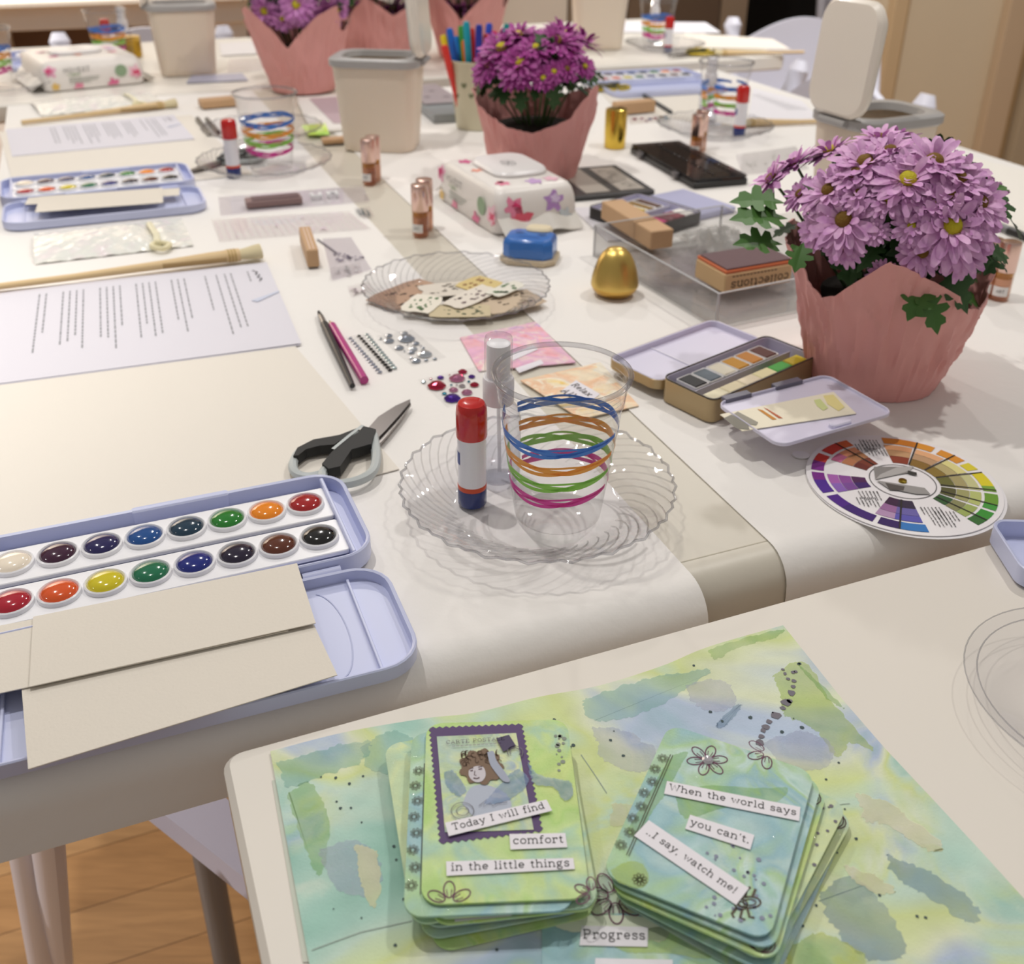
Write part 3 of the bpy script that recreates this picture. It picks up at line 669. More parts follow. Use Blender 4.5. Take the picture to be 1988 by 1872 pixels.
mk('base', lathe([(.0150, 0), (.0155, .0008), (.0155, .018)], 36), GOLDS, T, 40)
mk('cap', lathe([(.0159, .018), (.0160, .052), (.0152, .0552), (.0125, .0562)], 36), GOLDS, T, 40)

# ================================================================== canisters with flip lids
CANB = M('e4d6c4', .45, sss=.15); CANF = M('a9a7a6', .35); CANL = M('eee6da', .25, coat=.3)
def canister(label, loc, rz, lidang=0, scale=1.0):
    'long axis x, lid hinged on the +x side and standing open'
    T = thing('storage_canister', label, 'canister', loc, rz, 'cream canisters with open flip lids')
    W, D, H2 = .121, .090, .122
    rings = []
    for k, (s, z) in enumerate(((.80, 0), (.835, .002), (.85, .012), (.985, .112), (1.0, H2))):
        rings.append([(x * s, y * s, z) for x, y, _ in rr(W, D, .022, 6)])
    for s, z in ((.965, H2), (.93, .10), (.80, .006)):
        rings.append([(x * s, y * s, z) for x, y, _ in rr(W, D, .022, 6)])
    mk('body', loft(rings), CANB, T, 40)
    fr = loft([[(x, y, z) for x, y, _ in rr(w2, d2, .024, 6)] for w2, d2, z in ((W + .003, D + .003, H2 - .006), (W + .007, D + .007, H2 - .004), (W + .007, D + .007, H2 + .004), (W + .002, D + .002, H2 + .006), (W - .022, D - .022, H2 + .006), (W - .026, D - .026, H2 - .002))], False, False)
    mk('rim_frame', fr, CANF, T, 40)
    lid = tf(rp(W * .98, D * .98, -.006, .007, .024, .004, 6), (W * .49, 0, 0))
    lid = tf(lid, (W / 2 + .004, 0, H2 + .006), ry=radians(-92 - lidang))
    # ring round the lid's inner face is its seal
    lo = mk('lid', lid, CANL, T, 40)
    inn = loft([[(x, y, z) for x, y, _ in rr(W * a, D * b2, .02, 6)] for a, b2, z in ((.90, .88, .007), (.88, .86, .0105), (.80, .76, .0105), (.78, .74, .0075))], False, False)
    inn = tf(tf(inn, (W * .49, 0, 0)), (W / 2 + .004, 0, H2 + .006), ry=radians(-92 - lidang))
    mk('seal', inn, M('d9d4cc', .35), lo, 40)
    mk('hinge', tf(tube([(0, -.02, 0), (0, .02, 0)], .004, 10), (W / 2 + .006, 0, H2)), CANF, T, True)
    return T
canister('open cream canister in the middle, lid upright on its right, behind the rose gold vial', on(743, 284, PZ), -6, 2)
canister('open cream canister at the right, its big rounded lid facing out behind the flowers', (.404, 1.166, TZ + PZ), 27 + 180, 2, 1)
canister('cream canister on the far left table behind the flowered wipes', on(366, 141, PZ + .002), 200, 0)
canister('cream canister on the far right table beside the purple flowers', on(1160, 92, PZ + .002), 185, 2)

# ================================================================== potted chrysanthemums in pink paper
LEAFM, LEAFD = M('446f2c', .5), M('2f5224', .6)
def petal_flower(R, col, seed, n1=19, n2=15):
    rnd = random.Random(seed); V, Fc = [], []
    def petal(a, L, w, lift, curl, z0):
        k = 5; o = len(V)
        for i in range(k + 1):
            t = i / k; r = .14 * R + (L - .14 * R) * t
            ww = w * (0.45 + 1.1 * t if t < .55 else 1.055) * (1 if t < .75 else (.86 if t < .95 else .35))
            z = z0 + lift * R * t + curl * R * t * t
            for s in (-1, 0, 1):
                zz = z + (.10 * w if s else 0)
                V.append((r * cos(a) - s * ww * sin(a), r * sin(a) + s * ww * cos(a), zz))
            if i:
                q = o + 3 * i
                Fc.extend([(q - 3, q, q + 1, q - 2), (q - 2, q + 1, q + 2, q - 1)])
    for i in range(n1): petal(2 * pi * i / n1 + rnd.uniform(-.09, .09), R * rnd.uniform(.88, 1.04), R * .125, rnd.uniform(.0, .14), rnd.uniform(-.22, -.02), 0)
    for i in range(n2): petal(2 * pi * (i + .5) / n2 + rnd.uniform(-.1, .1), R * rnd.uniform(.74, .92), R * .12, rnd.uniform(.18, .34), rnd.uniform(-.25, .0), .02 * R)
    for i in range(9): petal(2 * pi * i / 9 + rnd.uniform(-.2, .2), R * rnd.uniform(.45, .62), R * .095, rnd.uniform(.4, .7), -.2, .04 * R)
    return V, Fc
def petal_mat(c1, c2):
    m = bpy.data.materials.new('m_petal'); m.use_nodes = True; nt = m.node_tree; b = nt.nodes['Principled BSDF']; b.inputs['Roughness'].default_value = .5
    tc = nt.nodes.new('ShaderNodeTexCoord'); n = nt.nodes.new('ShaderNodeTexNoise'); n.inputs['Scale'].default_value = 160; r = nt.nodes.new('ShaderNodeValToRGB')
    r.color_ramp.elements[0].position = .3; r.color_ramp.elements[0].color = hexc(c1); r.color_ramp.elements[1].position = .7; r.color_ramp.elements[1].color = hexc(c2)
    nt.links.new(tc.outputs['Object'], n.inputs['Vector']); nt.links.new(n.outputs['Fac'], r.inputs[0]); nt.links.new(r.outputs[0], b.inputs['Base Color'])
    b.inputs['Subsurface Weight'].default_value = .12; b.inputs['Subsurface Radius'].default_value = (.003, .002, .003)
    return m
PINKF, MAGF, LILF = petal_mat('c98bc6', 'e6b6de'), petal_mat('8a2377', 'b54aa0'), petal_mat('b868b4', 'd596cf')
DISCM = M('c7bb1c', .7, bump=1, bscale=900); DISCB = M('7a5a14', .8, bump=1, bscale=900)
LEAF2 = [(0, 0), (.10, .05), (.20, .22), (.34, .20), (.36, .30), (.30, .36), (.46, .44), (.66, .40), (.60, .52), (.70, .58), (.62, .66), (.46, .62), (.52, .78), (.64, .90), (.50, .90), (.42, 1.0), (.30, .92)]
def leaf_g(L, bend):
    half = [(y * .55 * L, x0 * L) for x0, y in []]
    pts = [(0, 0), (.05, .10), (.10, .24), (.30, .20), (.33, .30), (.22, .38), (.16, .42), (.38, .44), (.42, .55), (.32, .60), (.17, .62), (.26, .72), (.24, .82), (.12, .84), (.06, .93), (0, 1)]
    V = []; n = len(pts)
    for x, y in pts: V.append((x * L, y * L, -bend * L * y * y + .14 * L * x))
    for x, y in pts: V.append((0, y * L, -bend * L * y * y))
    for x, y in pts: V.append((-x * L, y * L, -bend * L * y * y + .14 * L * x))
    Fc = []
    for i in range(n - 1):
        Fc += [(i, i + 1, n + i + 1, n + i), (n + i, n + i + 1, 2 * n + i + 1, 2 * n + i)]
    return V, Fc
def orient(g, p, nrm, spin):
    q = Vector(nrm).to_track_quat('Z', 'Y').to_matrix().to_4x4()
    m = Matrix.Translation(p) @ q @ Matrix.Rotation(spin, 4, 'Z')
    return [m @ Vector(v) for v in g[0]], g[1]
def mat_of(p, nrm, spin): return Matrix.Translation(p) @ Vector(nrm).to_track_quat('Z', 'Y').to_matrix().to_4x4() @ Matrix.Rotation(spin, 4, 'Z')
WRAP = M('e0a09b', .6, bump=.3, bscale=60)
def interp(tab, th):
    tab = sorted(tab); tab = [(tab[-1][0] - 360, tab[-1][1])] + tab + [(tab[0][0] + 360, tab[0][1])]
    for (a, x), (b2, y) in zip(tab, tab[1:]):
        if a <= th <= b2: t = (th - a) / (b2 - a); return x + (y - x) * t
def pot(label, loc, fm, heads, tab, rb=.050, rt=.072, nrand=0, seed=1, R=.028, dome=(.085, .085, .055, .125), leaves=70, px_leaves=()):
    T = thing('potted_chrysanthemum', label, 'potted flowers', (loc[0], loc[1], loc[2]), 0, 'chrysanthemums in pink paper pots'); rnd = random.Random(seed)
    n = 180; rings = []; K = 22
    from mathutils import noise as NZ
    def wr(th, t, h):
        c_, s__ = cos(radians(th)), sin(radians(th))
        f = .0050 * NZ.noise(Vector((c_ * 2.2 + seed, s__ * 2.2, t * 1.2))) * min(1, t * 2.5 + .2)
        rg = 1 - abs(NZ.noise(Vector((c_ * 6 + 1.6 * t + seed, s__ * 6, t * 2.2)))) * 2.6
        f += .0034 * max(0, rg) * min(1, t * 3) - .0007 + .0013 * NZ.noise(Vector((c_ * 22, s__ * 22, t * 3 + seed)))
        q = h / .115
        return rb + (rt - rb) * (t * q) ** .9 + f + (.004 * (t * q) ** 5)
    for i in range(K + 1):
        t = i / K; ring = []
        for j in range(n):
            th = -180 + 360 * j / n; h = interp(tab, th); r = wr(th, t, h)
            ring.append((r * cos(radians(th)), r * sin(radians(th)), h * t))
        rings.append(ring)
    for i in range(K, -1, -2):
        t = i / K; ring = []
        for j in range(n):
            th = -180 + 360 * j / n; h = interp(tab, th); r = wr(th, t, h) - .0012
            ring.append((r * cos(radians(th)), r * sin(radians(th)), max(h * t, .002)))
        rings.append(ring)
    mk('paper_wrap', loft(rings), WRAP, T, 28)
    mk('soil', tf(lathe([(.046, .055), (.050, .070), (.02, .074)], 24), (0, 0, 0)), M('241a12', .95), T)
    cx, cy, cz, ch = dome[0], dome[1], dome[2], dome[3]
    base = Vector(loc); pts = []
    for px, py, sc in heads:
        d = (FW * F + RT * (px - 994) - UP * (py - CY)).normalized()
        o = CAM - base - Vector((0, 0, ch)); s3 = Vector((1 / cx, 1 / cy, 1 / cz))
        oo = Vector((o.x * s3.x, o.y * s3.y, o.z * s3.z)); dd = Vector((d.x * s3.x, d.y * s3.y, d.z * s3.z))
        A, Bq, Cq = dd.dot(dd), 2 * oo.dot(dd), oo.dot(oo) - 1; disc_ = Bq * Bq - 4 * A * Cq
        t = (-Bq - sqrt(disc_)) / (2 * A) if disc_ > 0 else -Bq / (2 * A)
        p = o + d * t
        nr = Vector((p.x / cx ** 2, p.y / cy ** 2, p.z / cz ** 2)).normalized() + Vector((0, -.12, .38))
        pts.append((p + Vector((0, 0, ch)), nr.normalized(), sc))
    for i in range(nrand):
        a = rnd.uniform(0, 2 * pi); e = radians(rnd.uniform(5, 85)); p = Vector((cx * cos(a) * cos(e), cy * sin(a) * cos(e), cz * sin(e)))
        if any((p + Vector((0, 0, ch)) - q[0]).length < .020 for q in pts): continue
        nr = Vector((p.x / cx ** 2, p.y / cy ** 2, p.z / cz ** 2)).normalized() + Vector((0, 0, .4)); pts.append((p + Vector((0, 0, ch)), nr.normalized(), rnd.uniform(.75, 1.05)))
    protos = [petal_flower(R, None, seed * 10 + k) for k in range(3)]; pm = []; stems = []
    dg = lathe([(R * .20, .03 * R), (R * .22, .10 * R), (R * .17, .19 * R), (R * .08, .23 * R)], 16)
    for k, (p, nr, sc) in enumerate(pts):
        if k < 3:
            f = mk('flower', protos[k], fm, T, True); c = mk('flower_center', dg, DISCM if rnd.random() < .7 else DISCB, f, True); pm.append((f, c))
        else:
            f0, c0 = pm[k % 3]; f = f0.copy(); C.objects.link(f); f.parent = T; c = c0.copy(); C.objects.link(c); c.parent = f
        f.matrix_local = mat_of(p, nr, rnd.uniform(0, 6)) @ Matrix.Scale(sc, 4)
        stems.append(tube([p - nr * .001, p * .8 + Vector((0, 0, .01)), Vector((p.x * .3, p.y * .3, .07))], .0012, 5))
    mk('stems', add(*stems), M('41602e', .6), T, True)
    gs = []
    for i in range(leaves):
        a = rnd.uniform(0, 2 * pi); e = radians(rnd.uniform(-28, 60)); q = rnd.uniform(.55, .97)
        p = Vector((cx * q * cos(a) * cos(e), cy * q * sin(a) * cos(e), max(cz * q * sin(e), -.05) + ch)); 
        gs.append(orient(leaf_g(rnd.uniform(.020, .036), rnd.uniform(.1, .5)), p, Vector((cos(a) * .6 + rnd.uniform(-.4, .4), sin(a) * .6 + rnd.uniform(-.4, .4), rnd.uniform(.4, 1))), rnd.uniform(0, 6)))
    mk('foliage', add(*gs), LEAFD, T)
    gs = []
    for p0, p1, L in px_leaves:
        a, b2 = Vector(p0), Vector(p1); dr = (b2 - a); z = Vector((0, -.35, 1)); y = dr.normalized(); x = y.cross(z).normalized(); z = x.cross(y)
        m = Matrix(((x.x, y.x, z.x, a.x), (x.y, y.y, z.y, a.y), (x.z, y.z, z.z, a.z), (0, 0, 0, 1))); g = leaf_g(dr.length, .25)
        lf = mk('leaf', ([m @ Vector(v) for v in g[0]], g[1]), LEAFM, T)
    return T
base = on(1690, 726)
heads = [(1640, 428, 1.15), (1845, 440, 1.3), (1500, 350, .95), (1555, 378, .7), (1612, 296, .95), (1680, 318, 1.1), (1728, 296, .9), (1762, 352, 1.15), (1812, 318, 1.2), (1668, 378, .7), (1727, 390, .65), (1862, 350, 1.05), (1900, 395, 1.0),
         (1808, 400, .8), (1790, 490, .75), (1868, 480, 1.0), (1640, 475, .7), (1588, 445, .7), (1610, 372, .95), (1890, 440, .9), (1660, 340, .9), (1712, 530, .45), (1700, 450, .45), (1840, 380, .9), (1545, 320, .9), (1770, 440, .6)]
tab = [(-180, .108), (-166, .100), (-148, .082), (-138, .088), (-112, .125), (-104, .122), (-72, .098), (-66, .087), (-48, .080), (-30, .074), (-10, .092), (12, .115), (40, .09), (75, .118), (110, .09), (145, .116)]
def off(px, py, dy, z):       # a point near the pot given by its pixel and its distance behind the pot axis
    d = FW * F + RT * (px - 994) - UP * (py - CY); t = (base[1] + dy - CAM.y) / d.y; return (CAM + d * t) - Vector(base)
PXL = [((1520, 475, -.02), (1434, 456, -.03)), ((1530, 425, -.01), (1428, 404, -.02)), ((1525, 395, -.0), (1424, 372, 0)), ((1790, 560, -.072), (1832, 640, -.096)), ((1800, 555, -.072), (1765, 612, -.092)), ((1840, 555, -.03), (1915, 582, -.03)), ((1850, 510, -.02), (1912, 537, -.02)),
       ((1905, 375, 0), (1960, 350, .01)), ((1905, 400, 0), (1968, 402, 0)), ((1560, 470, -.04), (1545, 520, -.06)), ((1745, 540, -.05), (1755, 490, -.05)), ((1570, 370, -.03), (1565, 350, -.04))]
pot('near pot of lilac chrysanthemums in pink paper, right of the open metal paint tin', base, PINKF, heads, tab, rb=.0515, rt=.078, seed=3, R=.0255, nrand=9, dome=(.080, .076, .058, .134), leaves=190, px_leaves=[(off(*a), off(*b2), 0) for a, b2 in PXL] if False else [(off(a[0], a[1], a[2], 0), off(b2[0], b2[1], b2[2], 0), 0) for a, b2 in PXL])
base = on(1038, 345)
heads = [(1080, 82, 1.1), (975, 95, 1.1), (1010, 122, 1.0), (950, 125, .9), (1040, 95, .9), (1110, 100, .7), (1003, 140, .9), (1134, 130, .6), (1075, 140, .55), (1100, 135, .6), (1055, 152, .6), (935, 145, .6), (1090, 60, .9)]
tab2 = [(-180, .112), (-150, .095), (-120, .080), (-95, .074), (-75, .082), (-58, .092), (-40, .130), (-30, .125), (-5, .085), (30, .11), (70, .09), (120, .115)]
pot('magenta chrysanthemum in pink paper in the middle, behind the flowered wipes pack', base, MAGF, heads, tab2, rb=.052, rt=.078, seed=5, R=.030, nrand=8, dome=(.078, .075, .05, .135), leaves=110)
tab3 = [(-180, .09), (-150, .13), (-130, .148), (-95, .080), (-60, .135), (-42, .15), (-20, .10), (10, .12), (60, .1), (120, .13)]
def farpot(label, px, py, heads, seed, tb):
    global base
    base = on(px, py, PZ + .002); pot(label, base, LILF, heads, tb, rb=.056, rt=.085, seed=seed, R=.033, nrand=30, dome=(.098, .095, .062, .172), leaves=130)
farpot('lilac chrysanthemum in pink paper left of the middle canister, on the far table edge', 590, 172, [(515, 20, 1), (545, 32, 1), (590, 25, 1), (625, 30, 1), (650, 18, 1), (575, 8, 1)], 8, tab3)
farpot('lilac chrysanthemum in pink paper half hidden behind the middle canister', 733, 128, [(690, 12, 1), (720, 20, 1), (760, 14, 1), (790, 10, 1)], 9, [(-180, .10), (-120, .10), (-92, .140), (-60, .105), (-20, .13), (60, .1), (120, .13)])
farpot('lilac chrysanthemum in pink paper behind the marker cup', 905, 108, [(870, 12, 1), (905, 15, 1), (940, 12, .9)], 10, tab3)

# ================================================================== markers in a floral tin cup
bp = on(925, 246)
T = thing('tin_cup', 'cream floral tin cup full of colored markers behind the magenta flowers', 'tin cup', bp, 0)
mk('wall', lathe([(.030, .0), (.0315, .001), (.041, .098), (.0425, .100), (.0425, .103), (.0405, .103), (.0395, .098), (.030, .004)], 40, True, True), M('cfcab0', .4), T, 40)
gs = []
rnd = random.Random(4)
for i in range(46):
    a, z = rnd.uniform(0, 2 * pi), rnd.uniform(.012, .09); r = .0313 + .0098 * z / .1 + .0003; w3 = rnd.uniform(.003, .006)
    V = [((r) * cos(a + w3 / r * cos(t)), r * sin(a + w3 / r * cos(t)), z + w3 * sin(t) * rnd.uniform(.6, 1.3)) for t in [2 * pi * k / 7 for k in range(7)]]
    gs.append((V, [tuple(range(7))]))
mk('leaf_print', add(*gs), M('6d7355', .5), T)
cols = ['1565c8', '1f7fd6', 'e9cf1c', 'd8332c', 'e87510', '8a2a8c', 'c7281f', '1a2f9c', '18a0b4', '3c9a3a', 'd0246a', 'f0c020', 'c9486a', '0d8a8c', 'e8551c', '6a3cb0', 'b01e2c', 'f2d83a', '2a4ec8', 'd86a90', '9cc83a']
names = ['blue', 'bright blue', 'yellow', 'red', 'orange', 'purple', 'dark red', 'navy', 'aqua', 'green', 'pink', 'golden', 'rose', 'teal', 'vermilion', 'violet', 'crimson', 'lemon', 'royal blue', 'pale rose', 'lime']
tops = [(872, 55), (884, 70), (860, 68), (862, 88), (902, 78), (920, 72), (915, 55), (930, 48), (905, 42), (895, 50), (960, 60), (990, 58), (1005, 62), (985, 46), (1018, 62), (978, 70), (945, 66), (1030, 68), (950, 45), (940, 82), (1012, 50)]
for k, (px, py) in enumerate(tops):
    a = 2 * pi * k / len(tops) * 3
    d = FW * F + RT * (px - 994) - UP * (py - CY); top = CAM + d * ((bp[1] + .028 * sin(a * 1.7) - CAM.y) / d.y) - Vector(bp)
    hv = Vector((top.x, top.y, 0)); hv = hv / max(hv.length, 1e-4) * min(.027, hv.length * .42); foot = Vector((hv.x, hv.y, .006))
    Tm = thing('marker', names[k] + ' capped marker standing in the floral tin cup', 'marker', bp, 0, 'markers in the floral tin')
    mk('barrel', tube([foot, foot + (top - foot) * .62], .0046, 10), M('e8e6e2' if k % 3 else cols[k], .35), Tm, True)
    mk('cap', tube([foot + (top - foot) * .60, foot + (top - foot) * .97, top], [.0055, .0055, .0040], 10), M(cols[k], .3, coat=.2), Tm, True)

# ================================================================== flowered wipes packs
def wipes(label, A, B, Cc, z=PZ, vis=(0,)):
    'A-B long side in front, local y away from it'
    c, ln, wd, ang = rect(A, B, Cc, z); T = thing('wipes_pack', label, 'wipes pack', (c.x, c.y, TZ + z), ang, 'flowered wet wipes packs')
    W, D, H2 = ln * .99, wd * .98, .050
    BODY = M('eee9e4', .35, bump=.5, bscale=45)
    prof = [(0, .94, .95), (.002, .98, .985), (.020, 1, 1), (.034, .985, .97), (.043, .95, .92), (.048, .90, .86), (.050, .82, .76)]
    rings = [[(x * a, y * b2, z2 + .0006 * sin(40 * x + 60 * y)) for x, y, _ in rr(W, D, .012, 5)] for z2, a, b2 in prof]
    mk('pouch', loft(rings), BODY, T, 50)
    for s in (-1, 1):
        gg = sheet(.030, D * .93, 6, 14, lambda x, y: .003 * sin(y * 120), .0006); gg = tf(gg, (s * (W / 2 + .006), 0, .012), ry=s * radians(32))
        mk('end_seal', gg, M('d8d4cc' if s > 0 else 'ece8e2', .45), T, True)
    Lm = mk('flip_lid', tf(rp(.090, .068, .0495, .0565, .022, .0025, 6), (-.006, .006, 0)), M('f2f0f0', .3), T, 40)
    mk('emblem', add(ribbon(arc(-.004, .004, .012, .008, 0, 360, 24), .0007, .0567), ribbon([(-.012, .000), (.004, .008)], .0009, .0567), ribbon([(-.012, .008), (.004, .000)], .0009, .0567), ribbon([(-.004, -.003), (-.004, .011)], .0009, .0567)), M('55585c', .5), Lm)
    def blob(cx, cy, r, k, h, plane):
        rnd = random.Random(k); pts = []
        for i in range(16):
            a = 2 * pi * i / 16; rr_ = r * (.82 + .24 * cos(5 * a + k)) * rnd.uniform(.85, 1.1); pts.append((cx + rr_ * cos(a), cy + rr_ * sin(a)))
        if plane == 'top': g = flat(pts, .0505)
        elif plane == 'front':
            def fy(zz): return -D / 2 * (1.002 if zz < .02 else 1 - (.03 * (zz - .02) / .014 if zz < .034 else .03 + .05 * (zz - .034) / .009)) - .0006
            pts = [(x, min(max(y, .003), .044)) for x, y in pts]; g = ([(x, fy(y), y) for x, y in pts], [tuple(range(16))])
        else:
            def fx(zz): return W / 2 * (1.002 if zz < .02 else 1 - (.015 * (zz - .02) / .014 if zz < .034 else .015 + .035 * (zz - .034) / .009)) + .0006
            pts = [(x, min(max(y, .003), .046)) for x, y in pts]; g = ([(fx(y), x, y) for x, y in pts], [tuple(range(16))])
        mk('flower_print', g, M(h, .4), T)
    for q in ((-.060, .026, .013, 1, 'f0b7c6', 'top'), (-.058, .024, .008, 2, 'e2447c', 'top'), (.052, -.030, .010, 3, 'e887a4', 'top'), (.058, .006, .012, 4, 'c9a5d6', 'top'), (.056, .028, .010, 5, 'f2c4d4', 'top'), (-.052, -.030, .010, 6, 'd75f93', 'top'), (.046, -.030, .006, 7, 'd8265e', 'top'), (-.01, -.034, .008, 8, 'f2a48e', 'top'),
              (-.074, .034, .012, 11, 'eab0c8', 'front'), (-.076, .034, .007, 12, 'd03a74', 'front'), (.070, .022, .013, 13, 'f0c2d0', 'front'), (.073, .018, .009, 14, 'd8466e', 'front'), (-.030, .004, .010, 15, 'e58aa6', 'front'), (.030, .004, .012, 16, 'e0709a', 'front'), (-.070, .008, .008, 17, 'e6c06a', 'front'),
              (-.030, .030, .013, 21, 'ec8aa8', 'end'), (-.026, .032, .007, 22, 'd8346e', 'end'), (-.022, .014, .016, 23, 'e2566e', 'end'), (.020, .032, .013, 24, 'b98fcd', 'end'), (.022, .034, .007, 25, 'dcc8e8', 'end'), (.034, .014, .010, 26, 'd3dce2', 'end'), (-.010, .006, .010, 27, 'e88aa8', 'end')): blob(*q)
    yy = -D / 2 - .0012
    def up(g, x, z2): return [(v[0] + x, yy, v[1] + z2) for v in g[0]], g[1]
    mk('brand_text', up(text_g('HONEST', .046, 1.0, .9), -.030, .0335), M('55524f', .5), T)
    mk('product_text', up(text_g('wipes', .022, 1.0, 1.1), -.036, .0265), M('7f9a6c', .5), T)
    gs = []
    for k, (x0, z2, L) in enumerate(((-.045, .019, .05), (-.045, .0155, .044), (-.045, .012, .036))):
        x = x0
        while x < x0 + L: q = random.uniform(.002, .006); gs.append(([(x, yy, z2), (x + q, yy, z2), (x + q, yy, z2 + .0016), (x, yy, z2 + .0016)], [(0, 1, 2, 3)])); x += q + .001
    mk('small_print', add(*gs), M('9aa096', .6), T)
    mk('round_seal', up(disc(.0105, 28), .046, .026), M('93ad8c', .5), T)
    return T
wipes('flowered wipes pack left of the magenta flower pot, white flip lid', (850, 386), (960, 461), (1106, 425))
wipes('flowered wipes pack on the far left table in front of the striped cup', (88, 181), (286, 161), (276, 128), PZ + .002)
# ================================================================== brushes, scissors, pens
WOOD = M('d9bd8e', .55, bump=.3, bscale=80); WOOD2 = M('c49f78', .6, bump=.3, bscale=60); HAIR = M('e4d6ae', .8, bump=1, bscale=1500)
def brush(label, a, b2, z=PZ, sc=1.0):
    A, B = at(*a, z), at(*b2, z); d = B - A; L = d.length; T = thing('hake_brush', label, 'paint brush', (A.x, A.y, TZ + z), math.degrees(atan2(d.y, d.x)), 'wooden wash brushes')
    h = .0062 * sc
    mk('handle', tube([(0, 0, h * .72), (L * .3, 0, h * .72), (L * .62, 0, h * .9), (L * .80, 0, h), (L * .865, 0, h)], [h * .68, h * .7, h * .95, h * 1.25, h * 1.3], 14, flatz=.75), WOOD, T, True)
    mk('handle_split', tube([(L * .62, -h * .6, h * .9), (L * .86, -h * 1.0, h * .8)], h * .5, 8), M('a88a5c', .6), T, True)
    for x in (.872, .884, .896): mk('binding', tube([(L * x - .0008, 0, h), (L * x + .0008, 0, h)], h * 1.42, 16, flatz=.75), M('b99a5c', .5), T, True)
    mk('ferrule', tube([(L * .86, 0, h), (L * .915, 0, h)], h * 1.34, 16, flatz=.75), WOOD, T, True)
    mk('bristles', tube([(L * .912, 0, h), (L * .94, 0, h), (L * .975, 0, h * 1.1), (L, 0, h * 1.15)], [h * 1.25, h * 1.45, h * 1.75, h * 1.85], 18, flatz=.62), HAIR, T, True)
    return T
brush('wooden wash brush lying along the top of the near letter', (-25, 568), (508, 500), PZ + .0022)
brush('wooden wash brush above the far left letter', (43, 243), (342, 208))
brush('wooden wash brush at the right below the right striped cup letter', (1600, 240), (1440, 246))
brush('wooden wash brush on the front edge of the far right table', (1560, 105), (1385, 108), PZ + .002)
STEEL = M('6f6a68', .3, .9)
pv = at(733, 850, PZ + .003)
def loc2(pts): return [((lambda p: (p.x - pv.x, p.y - pv.y))(at(x, y, PZ + .003))) for x, y in pts]
def poly_tube(pts, r, z, closed=True):
    # smooth loop through the points
    P = []
    n = len(pts)
    for i in range(n):
        p0, p1, p2, p3 = [Vector(pts[(i + k) % n]) for k in (-1, 0, 1, 2)]
        for t in (0, .25, .5, .75): P.append(.5 * ((2 * p1) + (p2 - p0) * t + (2 * p0 - 5 * p1 + 4 * p2 - p3) * t * t + (3 * p1 - p0 - 3 * p2 + p3) * t ** 3))
    return tube([(p.x, p.y, z) for p in P], r, 8, True), [(p.x, p.y) for p in P]
def scissors(label, loc, rz, c_out, c_in, sc=1.0):
    T = thing('scissors', label, 'scissors', loc, rz, 'scissors beside the paint sets')
    S2 = lambda g: ([(v[0] * sc, v[1] * sc, v[2]) for v in g[0]], g[1])
    mk('blade', S2(prism(loc2([(708, 848), (735, 817), (768, 796), (797, 783), (796, 789), (775, 815), (748, 845), (731, 862)]), .0042, .0058)), STEEL, T)
    mk('blade', S2(prism(loc2([(716, 856), (745, 826), (797, 785), (798, 789), (778, 818), (752, 850), (737, 866)]), .0024, .0040)), M('8a8583', .25, .9), T)
    h1, _ = poly_tube(loc2([(700, 850), (668, 860), (620, 868), (585, 882), (570, 904), (574, 924), (600, 932), (640, 920), (668, 890), (705, 860)]), .0032, .0045); mk('handle_ring', S2(h1), M(c_out, .45), T, True)
    h2, _ = poly_tube(loc2([(722, 852), (690, 868), (655, 900), (630, 925), (628, 942), (650, 950), (690, 945), (722, 928), (731, 900), (728, 870)]), .0034, .0060); mk('handle_ring', S2(h2), M(c_out, .45), T, True)
    mk('grip', S2(prism(loc2([(707, 847), (731, 853), (722, 882), (684, 893), (662, 926), (640, 931), (627, 921), (644, 900), (668, 876), (696, 860)]), .003, .0106)), M(c_in, .6), T)
    mk('grip', S2(prism(loc2([(699, 846), (660, 861), (610, 870), (579, 886), (571, 902), (581, 901), (596, 889), (622, 882), (650, 880), (668, 868)]), .002, .0092)), M(c_in, .6), T)
    mk('inlay', S2(ribbon(loc2([(706, 846), (680, 866), (648, 893)]), .0026, .0109)), M(c_out, .45), T)
    mk('pivot', S2(tf(lathe([(.003, .0058), (.003, .0072), (.002, .0076)], 14), (loc2([(716, 846)])[0][0], loc2([(716, 846)])[0][1], 0))), STEEL, T, True)
    return T
scissors('near scissors with grey and black handles on the cream sheet corner', (pv.x, pv.y, TZ + PZ + .0008), 0, 'b9c0c0', '1a1b1c')
p = on(420, 322); scissors('grey and black handled scissors left of the far left glue stick', p, 200 - 53 + 25, 'a9b0b0', '16181a')
p = on(1150, 178); scissors('yellow and black handled scissors left of the blank sheet at right', p, 150, 'c2a81e', '2c2f16')
p = on(1330, 108, PZ + .002); scissors('yellow and black handled scissors on the far right table', p, 150, 'c2a81e', '2c2f16')
def pen(name, label, a, b2, parts, cat, z=PZ, r=.0035):
    A, B = at(*a, z), at(*b2, z); d = B - A; L = d.length; T = thing(name, label, cat, (A.x, A.y, TZ + z), math.degrees(atan2(d.y, d.x)), None)
    for nm, x0, x1, r0, r1, m in parts: mk(nm, tube([(L * x0, 0, r), (L * x1, 0, r)], [r0, r1], 12), m, T, True)
    return T
BLK = M('17171a', .3)
pen('paint_brush', 'slim black water brush beside the magenta pencil', (619, 612), (685, 757), [('bristles', 0, .07, .0012, .0024, M('2b2724', .7)), ('ferrule', .07, .2, .0026, .0031, M('8d8b8a', .25, .9)), ('handle', .2, .55, .0038, .0034, BLK), ('handle_end', .55, 1, .0034, .0022, BLK)], 'paint brush')
